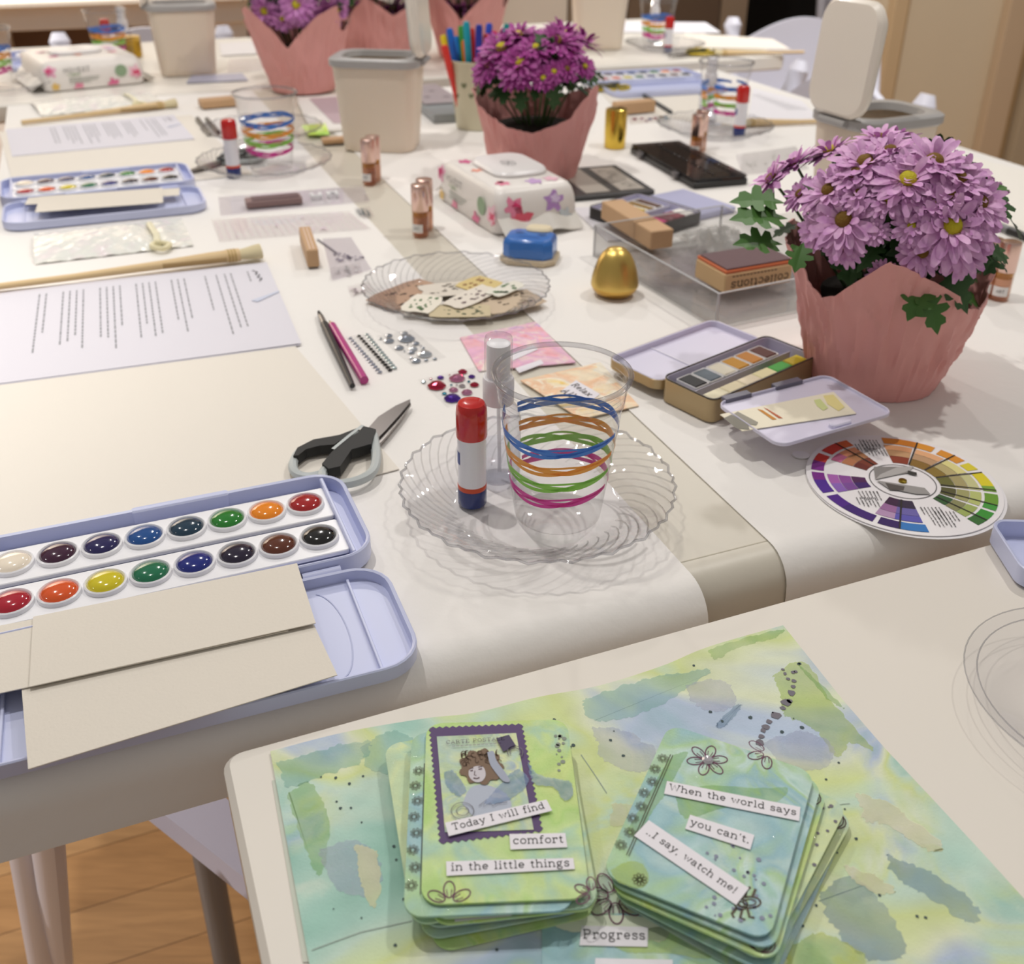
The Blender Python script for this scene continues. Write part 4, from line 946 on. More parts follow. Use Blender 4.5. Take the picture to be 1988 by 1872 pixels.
pen('pencil', 'magenta pencil beside the black water brush', (640, 630), (708, 746), [('lead', 0, .02, .0004, .0009, M('2b2b2e')), ('wood_tip', .02, .09, .0009, .0034, M('d9b98a')), ('barrel', .09, 1, .0036, .0036, M('b3207e', .3, coat=.4))], 'pencil')
pen('pen', 'black pen lying left of the far left plates, right one', (402, 236), (425, 262), [('barrel', 0, 1, .0036, .0036, BLK)], 'pen')
pen('pen', 'black pen lying left of the far left plates, left one', (384, 235), (408, 266), [('barrel', 0, 1, .0036, .0036, BLK)], 'pen')
pen('pen', 'black pen at the right edge behind the rose gold vials', (1935, 444), (1995, 470), [('barrel', 0, .4, .005, .005, M('77777a', .4)), ('cap', .4, 1, .0055, .005, BLK)], 'pen')
pen('pen', 'dark pen lying right of the small wooden block at right', (1248, 188), (1302, 222), [('barrel', 0, 1, .0034, .0034, M('3c4044', .4))], 'pen')

# ================================================================== rhinestone sheets
def gem_sheet(label, quad, gems, group='sheets of stick-on rhinestones'):
    c = sum((at(*q, PZ) for q in quad), Vector()) / 4; T = thing('rhinestone_sheet', label, 'gem stickers', (c.x, c.y, TZ + PZ), 0, group)
    P = [inv(T, at(x, y, PZ)) for x, y in quad]
    mk('backing', flat([(p.x, p.y) for p in P], .0003), clear('fdfdfd', .995, .08, 1.3, haze=.06, hz='fafafa'), T)
    protos = {}
    for x, y, w, h in gems:
        p = inv(T, at(x, y, PZ)); r = (at(x + w / 2, y, PZ) - at(x - w / 2, y, PZ)).length / 2; k = h
        if k not in protos: 
            g = lathe([(1, .0), (1, .12), (.62, .42), (.0001, .5)], 8); protos[k] = mk('gem', g, M(h, .08, .75 if h not in ('101012',) else .1, coat=.5), T)
            o = protos[k]
        else: o = protos[k].copy(); C.objects.link(o); o.parent = T
        o.location = (p.x, p.y, .0004); o.scale = (r, r, r * .9)
    return T
g = []
for (x0, y0), (x1, y1), h in (((680, 657), (737, 723), 'b9bfd0'), ((697, 653), (757, 719), '101012'), ((712, 650), (766, 715), 'c3d4d8')):
    for i in range(14): t = i / 13; g.append((x0 + (x1 - x0) * t, y0 + (y1 - y0) * t, 8.4 + 2.2 * t, h))
gem_sheet('sheet with three straight rows of small gems, middle row black', [(740, 729), (773, 719), (718, 647), (671, 655)], g)
g = [(540 + x / 3.55, 420 + y / 3.55, w / 3.55 * 1.05, 'aab2bf' if i % 3 else 'c8ced6') for i, (x, y, w) in enumerate([(706, 845, 24), (765, 825, 46), (765, 862, 70), (872, 810, 50), (885, 848, 112), (835, 910, 62), (930, 918, 62), (950, 880, 50), (918, 940, 48), (1010, 955, 100), (950, 1000, 66), (1020, 995, 30), (915, 980, 28), (1080, 985, 30), (1000, 910, 26), (890, 885, 18), (985, 895, 16), (870, 932, 16)])]
gem_sheet('sheet of mixed round silver gems between the pencil and the scrap plate', [(800, 712), (866, 694), (800, 640), (730, 653)], g)
g = [(760 + x / 3.55, 620 + y / 3.55, w / 3.55, h) for x, y, w, h in [(222, 435, 34, 'a9bcc0'), (272, 413, 22, 'c9a0a8'), (338, 405, 50, '5a2a9c'), (490, 365, 66, 'b81c4a'), (452, 412, 112, 'c97ba0'), (553, 398, 50, '5a2a9c'), (312, 463, 130, 'b3123a'), (572, 455, 66, 'b3123a'), (428, 490, 66, 'c884a8'), (520, 508, 78, 'c884a8'), (365, 515, 36, '2f93ae'), (420, 550, 118, '5020a0'), (412, 455, 20, '2f93ae'), (533, 432, 24, '2f93ae'), (487, 462, 48, 'b9b0b4'), (400, 385, 16, 'c9a0a8'), (450, 455, 18, 'd0ccd0'), (470, 585, 40, 'c884a8')]]
gem_sheet('sheet of pink, red and purple gems left of the near spray bottle', [(868, 792), (975, 762), (925, 712), (812, 738)], g)
g = [(1232, 232, 10, 'b3325a'), (1246, 231, 8, 'c97ba0'), (1262, 232, 9, '3a3a9c'), (1272, 230, 9, 'b81c4a'), (1283, 228, 8, 'c9962c'), (1293, 229, 9, '3aa0c8'), (1255, 236, 7, 'c884a8')]
gem_sheet('sheet of tiny colored gems below the small wooden block at right', [(1222, 242), (1302, 236), (1300, 224), (1218, 228)], g)

# ================================================================== scraps on the plate
random.seed(11)
SC = [((745, 590), (835, 553), 52, 'b3937c', 'brown botanical', 1), ((838, 575), (915, 548), 40, 'd8d0c4', 'grey torn floral', 2), ((905, 560), (955, 545), 40, 'd2bd82', 'yellow map like', 3), ((950, 600), (1028, 572), 48, 'c7b49c', 'tan printed', 4), ((845, 612), (940, 596), 34, 'c9bb9a', 'postcard like', 5), ((790, 600), (850, 580), 36, 'e6e0d2', 'white leafy', 6), ((870, 588), (960, 565), 30, 'e0d8cc', 'pale flowered', 7), ((955, 570), (1010, 552), 22, 'dfdcd0', 'green and white leaf', 8)]
for k, (a, b2, hpx, h, nm, sd) in enumerate(SC):
    z = PZ + .0020 + .0009 * (k + 1)
    A, B = at(*a, z), at(*b2, z); d = B - A; L = d.length * 1.15; c = (A + B) / 2
    T = thing('paper_scrap', nm + ' paper scrap on the clear plate by the egg', 'paper scrap', (c.x, c.y, TZ + z), math.degrees(atan2(d.y, d.x)) + (0, -30, 10, -12, -22, 30, 18, 8)[k], 'vintage scraps on the plate')
    W2 = hpx / 2000 * 1.75
    n = 18; V = []
    for i in range(n):
        a2 = 2 * pi * i / n; q = max(abs(cos(a2)), abs(sin(a2))); jag = random.uniform(.92, 1.05) if k in (1, 5, 7, 6) else 1
        V.append((L / 2 * cos(a2) / q * jag, W2 / 2 * sin(a2) / q * jag))
    mk('paper', prism(V, 0, .0004), M(h, .8), T)
    gs = []
    for i in range(16):
        x, y = random.uniform(-.36, .36) * L, random.uniform(-.34, .34) * W2; r = random.uniform(.0012, .004); gs.append(flat([(x + r * cos(t) * random.uniform(.5, 1.2), y + r * .6 * sin(t) * random.uniform(.5, 1.2)) for t in [2 * pi * j / 7 for j in range(7)]], .0006))
    mk('print', add(*gs), M(('5c4a3e', '6b6256', '8a5a3a', '5a4a3c', '4e5a44', '5d7a52', '7c6a6a', '3f6b3a')[k], .8), T)

# ================================================================== stamp sheets, wooden stamps, packets
def quad_thing(name, label, cat, quad, z, h, mat, group=None):
    c = sum((at(*q, z) for q in quad), Vector()) / len(quad); T = thing(name, label, cat, (c.x, c.y, TZ + z), 0, group)
    P = [inv(T, at(x, y, z)) for x, y in quad]; mk('sheet', flat([(p.x, p.y) for p in P], h) if mat in (VEIL, VEIL2) else prism([(p.x, p.y) for p in P], 0, h), mat, T); return T
def on_quad(T, name, pts, z, mat, w=None):
    P = [inv(T, at(x, y, z)) for x, y in pts]; zz = TZ + z - T.location.z
    return mk(name, ribbon([(p.x, p.y) for p in P], w, zz) if w else flat([(p.x, p.y) for p in P], zz), mat, T)
VEIL = clear('f6f4f8', .97, .06, 1.3, haze=.12, hz='e8e4ee'); VEIL2 = clear('fdfcfd', .995, .06, 1.3, haze=.08, hz='f0eaea')
T = quad_thing('stamp_sheet', 'lilac clear stamp sheet with a flower spray, right of the standing wooden stamp', 'stamp sheet', [(645, 545), (722, 524), (682, 461), (626, 464)], PZ, .0005, VEIL)
on_quad(T, 'stem', [(616, 464), (640, 481), (655, 492)], PZ + .0008, M('6b6672', .6), .0022)
gs = []
for i in range(46):
    x, y = 648 + 58 * random.random(), 0; y = 490 + (x - 648) * .17 + random.uniform(0, 20) * (1 - (x - 648) / 75); p = inv(T, at(x, y, PZ)); r = random.uniform(.0008, .0018); gs.append(disc(r, 6, .0008, p.x, p.y))
mk('blossoms', add(*gs), M('7d7488', .6), T)
def small_packet(label, quad, z=PZ, mat=None, marks='b9b6b8', n=14, grp='small clear packets'):
    T = quad_thing('clear_packet', label, 'packet', quad, z, .0012, mat or VEIL2, grp); gs = []
    P = [inv(T, at(x, y, z)) for x, y in quad]
    for i in range(n):
        s, t = random.uniform(.12, .88), random.uniform(.15, .85); q = (P[0] * (1 - s) + P[1] * s) * (1 - t) + (P[3] * (1 - s) + P[2] * s) * t; r = random.uniform(.001, .0035)
        gs.append(flat([(q.x + r * cos(u) * random.uniform(.4, 1), q.y + r * sin(u) * random.uniform(.4, 1)) for u in [2 * pi * j / 8 for j in range(8)]], .0014))
    mk('print', add(*gs), M(marks, .5), T); return T
small_packet('clear packet of grey stamps below the lilac stamp sheet', [(640, 546), (705, 532), (698, 512), (642, 522)], PZ + .0008)
small_packet('little pale packet tucked against the scrap plate', [(682, 580), (728, 568), (715, 548), (674, 558)], PZ, None, 'd6c8cc')
T = small_packet('pale strip of clear alphabet stickers above the near wooden brush', [(426, 472), (722, 447), (678, 412), (410, 428)], PZ, None, 'd8c4d2', 10, 'clear sticker sheets'); gs = []
for i in range(20):
    for j in range(6):
        s, t = (i + .5) / 20, .1 + .8 * (j + .5) / 6; a = [inv(T, at(x, y, PZ)) for x, y in [(426, 472), (722, 447), (678, 412), (410, 428)]]
        q = (a[0] * (1 - s) + a[1] * s) * (1 - t) + (a[3] * (1 - s) + a[2] * s) * t; gs.append(flat([(q.x - .0014, q.y - .0012), (q.x + .0014, q.y - .0012), (q.x + .0010, q.y + .0016), (q.x - .001, q.y + .001)], .0016))
mk('letter_marks', add(*gs), M('d9c3cc', .6), T)
T = small_packet('smoky clear stamp strip in front of the far left striped cup', [(428, 420), (718, 392), (704, 362), (424, 384)], PZ, VEIL, 'bdb8c0', 8, 'clear sticker sheets')
T = thing('wooden_stamp', 'mauve covered stamp block lying on the smoky stamp strip', 'stamp', on(532, 396, PZ + .0016), 20, 'wooden stamps')
mk('block', box(-.033, .033, -.010, .010, 0, .008, .001), M('8f7472', .5), T); mk('rubber', box(-.026, .030, -.008, .008, .008, .0092, .0004), M('6b5254', .5), T)
T = thing('letter_tiles', 'pair of white letter pieces on the smoky stamp strip', 'letters', on(633, 382, PZ + .0016), 22)
for x, s in ((-.012, 1), (.008, -1)):
    a, b2 = (0, 1) if s > 0 else (1, 0)
    g = add(box(x - .007, x - .003, -.006, .006, 0, .005), box(x + .003, x + .007, -.006, .006, 0, .005), box(x - .003, x + .003, *((-.006, -.003) if s > 0 else (.003, .006)), 0, .005)); mk('letter', g, M('eeeef0', .4), T)
T = quad_thing('sticker', 'little black line art sticker at the strip right of the alphabet stickers', 'sticker', [(705, 425), (728, 420), (716, 402), (688, 405)], PZ + .0016, .0004, VEIL2)
for i in range(9): on_quad(T, 'print', [(690 + 3.4 * i, 405 + random.uniform(-2, 4)), (696 + 3.2 * i, 412 + random.uniform(-4, 6)), (700 + 3 * i, 420 + random.uniform(-4, 1))], PZ + .0022, M('4a5a60', .6), .0009) if i < 8 else None
def wood_block(label, A, B, h, dep, z=PZ, mat=None, rub=True):
    'A-B lower front side; depth goes back'
    a, b2 = at(*A, z), at(*B, z); d = b2 - a; L = d.length; c = (a + b2) / 2; ang = math.degrees(atan2(d.y, d.x))
    T = thing('wooden_stamp', label, 'stamp', (c.x, c.y, TZ + z), ang, 'wooden stamps')
    mk('block', box(-L / 2, L / 2, 0, dep, .0018, h, .0008), mat or WOOD2, T); mk('rubber', box(-L / 2 + .001, L / 2 - .001, .001, dep - .001, 0, .0018, .0002), M('6e6660', .7), T)
    return T
T = wood_block('narrow wooden stamp standing left of the lilac stamp sheet', (598, 523), (621, 521), .0200, .078)
mk('grooves', add(box(-.0022, -.0014, .004, .074, .0200, .0203, .0001), box(.0014, .0022, .004, .074, .0200, .0203, .0001)), M('e6d2c6', .6), T)
wood_block('wooden block lying behind the far left black pens', (394, 214), (460, 208), .014, .03)
wood_block('little wooden block against the left foot of the middle canister', (628, 283), (672, 280), .008, .02)
wood_block('wooden block behind the shiny gold cylinder', (1200, 226), (1272, 219), .020, .022)
# packets tied with ribbon
def pearl_mat():
    m = bpy.data.materials.new('m_pearl'); m.use_nodes = True; nt = m.node_tree; b = nt.nodes['Principled BSDF']; b.inputs['Roughness'].default_value = .22
    tc = nt.nodes.new('ShaderNodeTexCoord'); n = nt.nodes.new('ShaderNodeTexNoise'); n.inputs['Scale'].default_value = 45; n.inputs['Detail'].default_value = 4; r = nt.nodes.new('ShaderNodeValToRGB')
    e = r.color_ramp.elements; e[0].position = .3; e[0].color = hexc('eee4e6'); e[1].position = .7; e[1].color = hexc('f6f2ea'); q = e.new(.5); q.color = hexc('e6e8e2')
    v = nt.nodes.new('ShaderNodeTexVoronoi'); v.inputs['Scale'].default_value = 90; bp = nt.nodes.new('ShaderNodeBump'); bp.inputs['Strength'].default_value = .8; bp.inputs['Distance'].default_value = .002
    L = nt.links.new; L(tc.outputs['Object'], n.inputs['Vector']); L(tc.outputs['Object'], v.inputs['Vector']); L(n.outputs['Fac'], r.inputs[0]); L(r.outputs[0], b.inputs['Base Color']); L(v.outputs['Distance'], bp.inputs['Height']); L(bp.outputs[0], b.inputs['Normal']); return m
PEARL = pearl_mat()
def pearl_bag(label, A, B, Cc, z=PZ):
    c, L, W, ang = rect(A, B, Cc, z); T = thing('gift_bag', label, 'gift bag', (c.x, c.y, TZ + z), ang, 'pearly bags tied with ribbon')
    def fz(x, y): return .0005 + .009 * max(0, 1 - (2 * x / L + .15) ** 4) * max(0, 1 - (2 * y / W) ** 2) * (1 - .75 * math.exp(-((x - L * .27) / (L * .05)) ** 2)) + .0008 * sin(x * 300) * sin(y * 260 + x * 90)
    mk('bag', sheet(L, W, 40, 20, fz, .0006), PEARL, T, True)
    mk('ribbon', tube([(L * .27, -W * .42, .002), (L * .27 + .002, -W * .2, .008), (L * .27, 0, .0085), (L * .27 - .001, W * .2, .007), (L * .27, W * .42, .002)], .0035, 8, flatz=.4), M('e8e2c4', .5), T, True)
    mk('bow', add(poly_tube([(L * .27, -W * .40), (L * .27 + .012, -W * .50), (L * .27 + .004, -W * .62), (L * .27 - .006, -W * .50)], .0028, .005)[0], tf(sphere(.0045, 10, 6), (L * .27 + .001, -W * .42, .005))), M('e4dcb6', .5), T, True)
    return T
pearl_bag('pearly bag tied with ribbon in front of the far paint set', (68, 514), (376, 478), (360, 424))
pearl_bag('pearly bag tied with ribbon above the far left wooden brush', (80, 226), (322, 203), (305, 178))
pearl_bag('pearly bag on the far table left of the wipes pack', (30, 152), (75, 150), (70, 128), PZ + .002)

# ================================================================== blue punch
c = on(1029, 503); T = thing('paper_punch', 'blue craft paper punch with cream base behind the scrap plate', 'paper punch', c, -12)
def octa(w, d, k): return [(w / 2, -d / 2 + k), (w / 2, d / 2 - k), (w / 2 - k, d / 2), (-w / 2 + k, d / 2), (-w / 2, d / 2 - k), (-w / 2, -d / 2 + k), (-w / 2 + k, -d / 2), (w / 2 - k, -d / 2)]
def oct_loft(levels): return loft([[(x, y, z) for x, y in octa(w, d, k)] for w, d, k, z in levels])
mk('base', oct_loft([(.056, .046, .010, 0), (.058, .048, .010, .001), (.058, .048, .010, .0055), (.056, .046, .010, .0065)]), M('cdbb9e', .45), T)
mk('body', oct_loft([(.051, .042, .008, .0066), (.052, .043, .008, .0075), (.052, .043, .008, .0205), (.050, .041, .008, .0240), (.046, .036, .007, .0262), (.042, .032, .006, .0266)]), M('2f6fc0', .3, coat=.3), T, 30)
mk('lever', tf(rp(.028, .020, .020, .030, .009, .002), (.006, .018, 0)), M('e0d3b4', .4), T, 40)
for x, y, r in ((-.012, .004, .0045), (.012, .001, .0045)): mk('print', add(ribbon(arc(x, y, r, r * .7, 0, 360, 16), .0006, .0269), ribbon(arc(x, y, r * .5, r * .35, 0, 360, 12), .0006, .0269)), M('16396e', .5), T)
mk('print', ribbon(arc(0, -.012, .012, .004, 20, 160, 12), .001, .0269), M('1d4a8c', .5), T)

# ================================================================== clear tray with stamps
c, L, W, ang = rect((1150, 497), (1388, 641), (1540, 592), PZ); a = radians(ang); W = .165
b0 = at(1388, 641, PZ); ctr = b0 - Vector((cos(a), sin(a), 0)) * L / 2 + Vector((-sin(a), cos(a), 0)) * W / 2
ACR = clear('fdfdfd', .96, .03, 1.49, edge=.2, haze=.03, hz='dcdce0'); ACE = clear('ffffff', .9, .1, 1.49, haze=.55, hz='e4e4e6')
T = thing('clear_tray', 'clear acrylic tray of stamps behind the open metal paint tin', 'tray', (ctr.x, ctr.y, TZ + PZ), ang); h = .034; t = .0026
mk('floor', box(-L / 2, L / 2, -W / 2, W / 2, 0, t), ACR, T)
for nm, q in (('side', (-L / 2, L / 2, -W / 2, -W / 2 + t)), ('side', (-L / 2, L / 2, W / 2 - t, W / 2)), ('end', (-L / 2, -L / 2 + t, -W / 2 + t, W / 2 - t)), ('end', (L / 2 - t, L / 2, -W / 2 + t, W / 2 - t))):
    o = mk(nm, box(*q, t, h), ACR, T); mk('edge', box(*q, h, h + .0006, .0001), ACE, o)
for sx in (-1, 1):
    for sy in (-1, 1): mk('corner_edge', tf(box(-.0012, .0012, -.0012, .0012, 0, h), (sx * (L / 2 - .0012), sy * (W / 2 - .0012), 0)), ACE, T)
def in_tray(x, y, z): return tuple(T0.matrix_basis @ Vector((x, y, z)))
T0 = T
random.seed(5)
for k, (x, y, w2, d2, r, nm) in enumerate(((.03, -.03, .12, .08, 8, 'lowest clear stamp sheet with grey sketches in the acrylic tray'), (-.03, -.02, .10, .09, -14, 'clear stamp sheet with leaf prints in the acrylic tray'), (.0, .03, .13, .08, 20, 'clear stamp sheet lying askew on top in the acrylic tray'))):
    p = in_tray(x, y, .0032 + .0022 * k); Tk = thing('stamp_sheet', nm, 'stamp sheet', p, ang + r, 'clear stamps in the tray')
    mk('film', box(-w2 / 2, w2 / 2, -d2 / 2, d2 / 2, 0, .0012, .0002), VEIL2, Tk); gs = []
    for i in range(26): 
        cx, cy, rr2 = random.uniform(-.42, .42) * w2, random.uniform(-.4, .4) * d2, random.uniform(.003, .009); a0 = random.uniform(0, 360)
        gs.append(ribbon(arc(cx, cy, rr2, rr2 * random.uniform(.4, 1), a0, a0 + random.uniform(120, 330), 9), random.uniform(.0005, .0014), .0015))
    mk('print', add(*gs), M('77736f', .6), Tk)
T = thing('cellophane', 'crumpled clear cellophane at the back of the acrylic tray', 'cellophane', in_tray(-.03, .040, .011), ang)
rnd = random.Random(9); jit = {}
def fz(x, y):
    k = (round(x, 5), round(y, 5)); jit.setdefault(k, rnd.uniform(0, .016)); return jit[k] * max(0, 1 - (abs(x) / .075) ** 4) * max(0, 1 - (abs(y) / .045) ** 4)
mk('film', sheet(.125, .060, 20, 12, fz, .0003), clear('fafafa', .95, .08, 1.5, haze=.22, hz='e8e6e2'), T)
# wooden stamp with wording
def face_box(label, A, B, Cc, z0, z1, name, mat, cat, grp=None):
    c, L, W, ang = rect(A, B, Cc, z0); T = thing(name, label, cat, (c.x, c.y, TZ + z0), ang, grp); mk('block', box(-L / 2, L / 2, -W / 2, W / 2, 0, z1 - z0, .001), mat, T); return T, L, W
T, L, W = face_box('wooden stamp lettered along its side, orange topped, in the acrylic tray', (1405, 571), (1535, 548), (1452, 520), PZ + .0112, PZ + .0300, 'wooden_stamp', M('cfae80', .5, bump=.2, bscale=70), 'stamp', 'wooden stamps')
hh = .0188
mk('cushion', box(-L / 2 + .001, L / 2, -W / 2 + .001, W / 2, hh, hh + .0030, .0006), M('c9683a', .5), T); mk('rubber', box(-L / 2 + .003, L / 2, -W / 2 + .003, W / 2 - .002, hh + .0030, hh + .0046, .0004), M('6a5054', .6, bump=1, bscale=700), T)
g = text_g('collections', L * .86, 1.15, .95); mk('side_text', ([(-v[0] + L * .02, -W / 2 - .0004, hh * .42 - v[1] * .9) for v in g[0]], g[1]), M('3b2c22', .6), T)
mk('side_text', add(*[([(-L * .4 + i * .004, -W / 2 - .0004, hh * .82), (-L * .4 + i * .004 + .0028, -W / 2 - .0004, hh * .82), (-L * .4 + i * .004 + .0028, -W / 2 - .0004, hh * .88), (-L * .4 + i * .004, -W / 2 - .0004, hh * .88)], [(0, 1, 2, 3)]) for i in range(int(L * .7 / .004))]), M('5b4632', .6), T)
T, L, W = face_box('plain tan wooden block at the left end of the acrylic tray', (1166, 424), (1262, 486), (1286, 468), PZ + .011, PZ + .031, 'wooden_stamp', WOOD2, 'stamp', 'wooden stamps')
mk('grooves', add(box(-L / 2 - .0003, -L / 2, -.001, -.0003, .002, .018, .0001)), M('8a6a48', .6), T)

# ================================================================== metal paint tins
def tin(label, A, B, Cc, z, h, outer, cols, cols2, L=None, W=None, lidgap=.001, lid=True, flap=True, fl=0, lidmat=None):
    c, l, w2, ang = rect(A, B, Cc, z); L, W = L or l, W or w2; a = radians(ang)
    b0 = at(*A, z); ctr = b0 + Vector((cos(a), sin(a), 0)) * L / 2 + Vector((-sin(a), cos(a), 0)) * W / 2
    T = thing('paint_tin', label, 'paint tin', (ctr.x, ctr.y, TZ + z), ang, 'open metal paint tins')
    IN = M('d9d6ea', .35)
    mk('box', bowl(L, W, 0, h, .007, .0012, .003), outer, T, 40); mk('inner_tray', bowl(L - .0026, W - .0026, .0012, h + .0004, .006, .0008, .003), M('c6c3d8', .35), T, 40)
    mk('dark_rim', tube([(x, y, h + .0006) for x, y, _ in rr(L - .0012, W - .0012, .0065, 5)], .0006, 6, True), M('4a4440', .4), T, True)
    n = len(cols); sp = L * .80 / n
    for i, hx in enumerate(cols):
        x = -L / 2 + L * .07 + sp * (i + .5); o = mk('paint_pan', tf(bowl(sp * .93, W * .40, .0045, h * .92, .0015, .0010, h * .2), (x, W * .18, 0)), M('efeeee', .3), T, 40); mk('paint', tf(rp(sp * .82, W * .34, h * .5, h * .93, .001, .0006), (x, W * .18, 0)), M(hx, .55), o, 40)
    mk('divider', box(-L / 2 + .003, L / 2 - .004, -W * .045, -.002, .005, h * .86, .0005), M('b9b6c4', .35), T)
    n = len(cols2); sp = L * .90 / n
    for i, hx in enumerate(cols2): mk('swatch', tf(rp(sp * .96, W * .22, .0055, h * .90, .001, .0008), (-L / 2 + L * .05 + sp * (i + .5), -W * .30, 0)), M(hx, .6), T, 40)
    if lid:
        lo = mk('lid', tf(bowl(L * 1.02, W * 1.12, 0, .009, .010, .0012, .0022), (0, W / 2 + W * .56 + lidgap, .006)), lidmat or outer, T, 40)
        mk('lid_lining', tf(bowl(L * 1.02 - .0016, W * 1.12 - .0016, .0018, .0094, .009, .0016, .0022), (0, W / 2 + W * .56 + lidgap, .006)), IN, lo, 40)
        mk('well_ridge', tf(box(-.0006, .0006, -W * .5, W * .5, -.0055+.0095, .0055, .0002), (-L * .12, W / 2 + W * .56 + lidgap, .0055)), M('e8e6f2', .3), lo)
    if flap:
        fo = thing_part('mixing_flap', T, (-L / 2 - .004, -W / 2 - .005, h), fl); FL, FW_ = L * .835, .070
        mk_into(fo, tf(bowl(FL, FW_, 0, .0034, .009, .0010, .0012), (FL / 2, -FW_ / 2, 0)), IN)
        for c0, c1 in ((.08, .30), (.52, .76)): mk('clip', box(FL * c0, FL * c1, -.002, .0045, .001, .0042, .0003), M('6a6878', .4), fo)
        mk('thumb_tab', tf(rp(.018, .007, .0005, .0044, .003, .0008), (FL * .56, -FW_ + .006, 0)), IN, fo, 40)
        return T, fo, L, W
    return T, None, L, W
T, fo, L, W = tin('tan metal paint tin open between the near cup and the lilac flowers', (1380, 826), (1578, 736), (1480, 690), PZ, .0195, M('b09a74', .35, .4), ['26262a', '5f6b76', 'e2dcc8', 'c9901c', 'c88428', '59241a'], ['e9e2c4', 'ebe0bd', 'e8dcc0', 'ece4b4', '4cac48', 'e6d238'], L=.127, W=.052, fl=-12)
# swatch card on the flap
qd = [(1398, 806), (1441, 838), (1662, 804), (1618, 762)]
zc = PZ + .0212
T2 = quad_thing('swatch_card', 'painted swatch card lying on the flap of the tan paint tin', 'card', qd, zc, .0006, M('efe8d2', .8, bump=.2, bscale=600))
for nm, pts, hx in (('grey_swatch', [(1405, 812), (1420, 805), (1452, 822), (1455, 834), (1430, 832)], '8b887e'), ('grey_swatch', [(1424, 804), (1432, 799), (1472, 820), (1468, 826), (1448, 822)], '9c988c'), ('ochre_stroke', [(1470, 794), (1480, 796), (1508, 814), (1500, 815)], 'c98a3c'), ('red_stroke', [(1482, 791), (1490, 794), (1520, 812), (1512, 812)], 'bf6a48'), ('green_swatch', [(1580, 777), (1592, 774), (1608, 792), (1598, 797), (1586, 788)], 'd3dc9a'), ('yellow_swatch', [(1598, 768), (1618, 766), (1640, 790), (1628, 798), (1606, 784)], 'e8dc98')): on_quad(T2, nm, pts, zc + .0009, M(hx, .8))
tin('black and white paint tin right of the wipes pack, behind the acrylic tray', (1265, 466), (1372, 432), (1250, 385), PZ, .014, M('2a2626', .4), ['e8982c', '2a6cb0', 'c0a83a', '8a6a2c', '5a3a2c'], ['3a3f58', 'c83a78', '6a2a34', '8a3a48', 'e9e6e0'], W=.10, L=.088, lid=False, flap=False)
T, L, W = face_box('lavender tin lid lying right of the black and white paint tin', (1325, 436), (1428, 412), (1310, 380), PZ, PZ + .007, 'tin_lid', M('b9bbdc', .35), 'tin lid')  # lid of the black and white paint tin, built as a separate thing
small_packet('white glossy paper under the black and white paint tin', [(1180, 470), (1290, 460), (1220, 402), (1110, 405)], PZ, M('e8e6ec', .4), 'e8a6b6', 5, 'small clear packets')
# black palette with a clear lid
c, L, W, ang = rect((1222, 296), (1347, 368), (1440, 352), PZ); T = thing('makeup_palette', 'closed black palette with clear lid of dark colors, in front of a rose gold vial', 'palette', (c.x, c.y, TZ + PZ), ang)
mk('base', rp(L, W, 0, .008, .004, .001), M('1b1a1b', .35), T, 40)
for i, hx in enumerate(['7a4a52', '8a5a48', '5a6070', '6a6a4a', '4a6a50', '8a5a40', '4a5a80', '8a4a5c', '4a7068', '5c5864', '6a4a3a', '3a3a44']): mk('color_pad', tf(rp(L * .13, W * .38, .008, .0092, .002, .0004), (-L * .42 + L * .168 * (i % 6), W * (.22 if i < 6 else -.22), 0)), M(hx, .5), T)
mk('lid', rp(L * .99, W * .98, .0094, .0125, .004, .001), clear('b0aaaa', .75, .06, 1.5, haze=.18, hz='4a4648'), T, 40)
bm = mk('lid_bump', lathe([(.0026, .0125), (.002, .0138), (.0008, .0142)], 8), clear('b0aaaa', .8, .04, 1.5, haze=.1, hz='4a4648'), T, True); first = True
for i in range(15):
    for y in (.3, -.06):
        q = bm if first else bm.copy(); first = False
        if q is not bm: C.objects.link(q); q.parent = T
        q.location = (-L * .42 + L * .06 * i, W * y, 0)
for x in (-.3, .25): mk('clasp', tf(rp(.014, .006, .003, .0105, .002, .001), (L * x, -W / 2 - .002, 0)), M('5a5658', .3), T, 40)
c, L, W, ang = rect((1112, 392), (1272, 378), (1196, 328), PZ); T = thing('stamp_case', 'flat black case with two pale panels right of the pink pot', 'case', (c.x, c.y, TZ + PZ), ang)
mk('case', rp(L, W, 0, .006, .003, .001), M('3c3b3c', .4), T, 40)
for x in (-.18, .24): mk('panel', box(L * x - L * .13, L * x + L * .17, -W * .42, W * .42, .006, .0066, .0002), M('b3aca2', .4), T)
mk('print', add(*[ribbon(arc(L * (.22 + .1 * cos(i)), W * (-.3 + .07 * i), .006, .004, 0, 250, 8), .0012, .0069) for i in range(9)]), M('7c766c', .6), T)
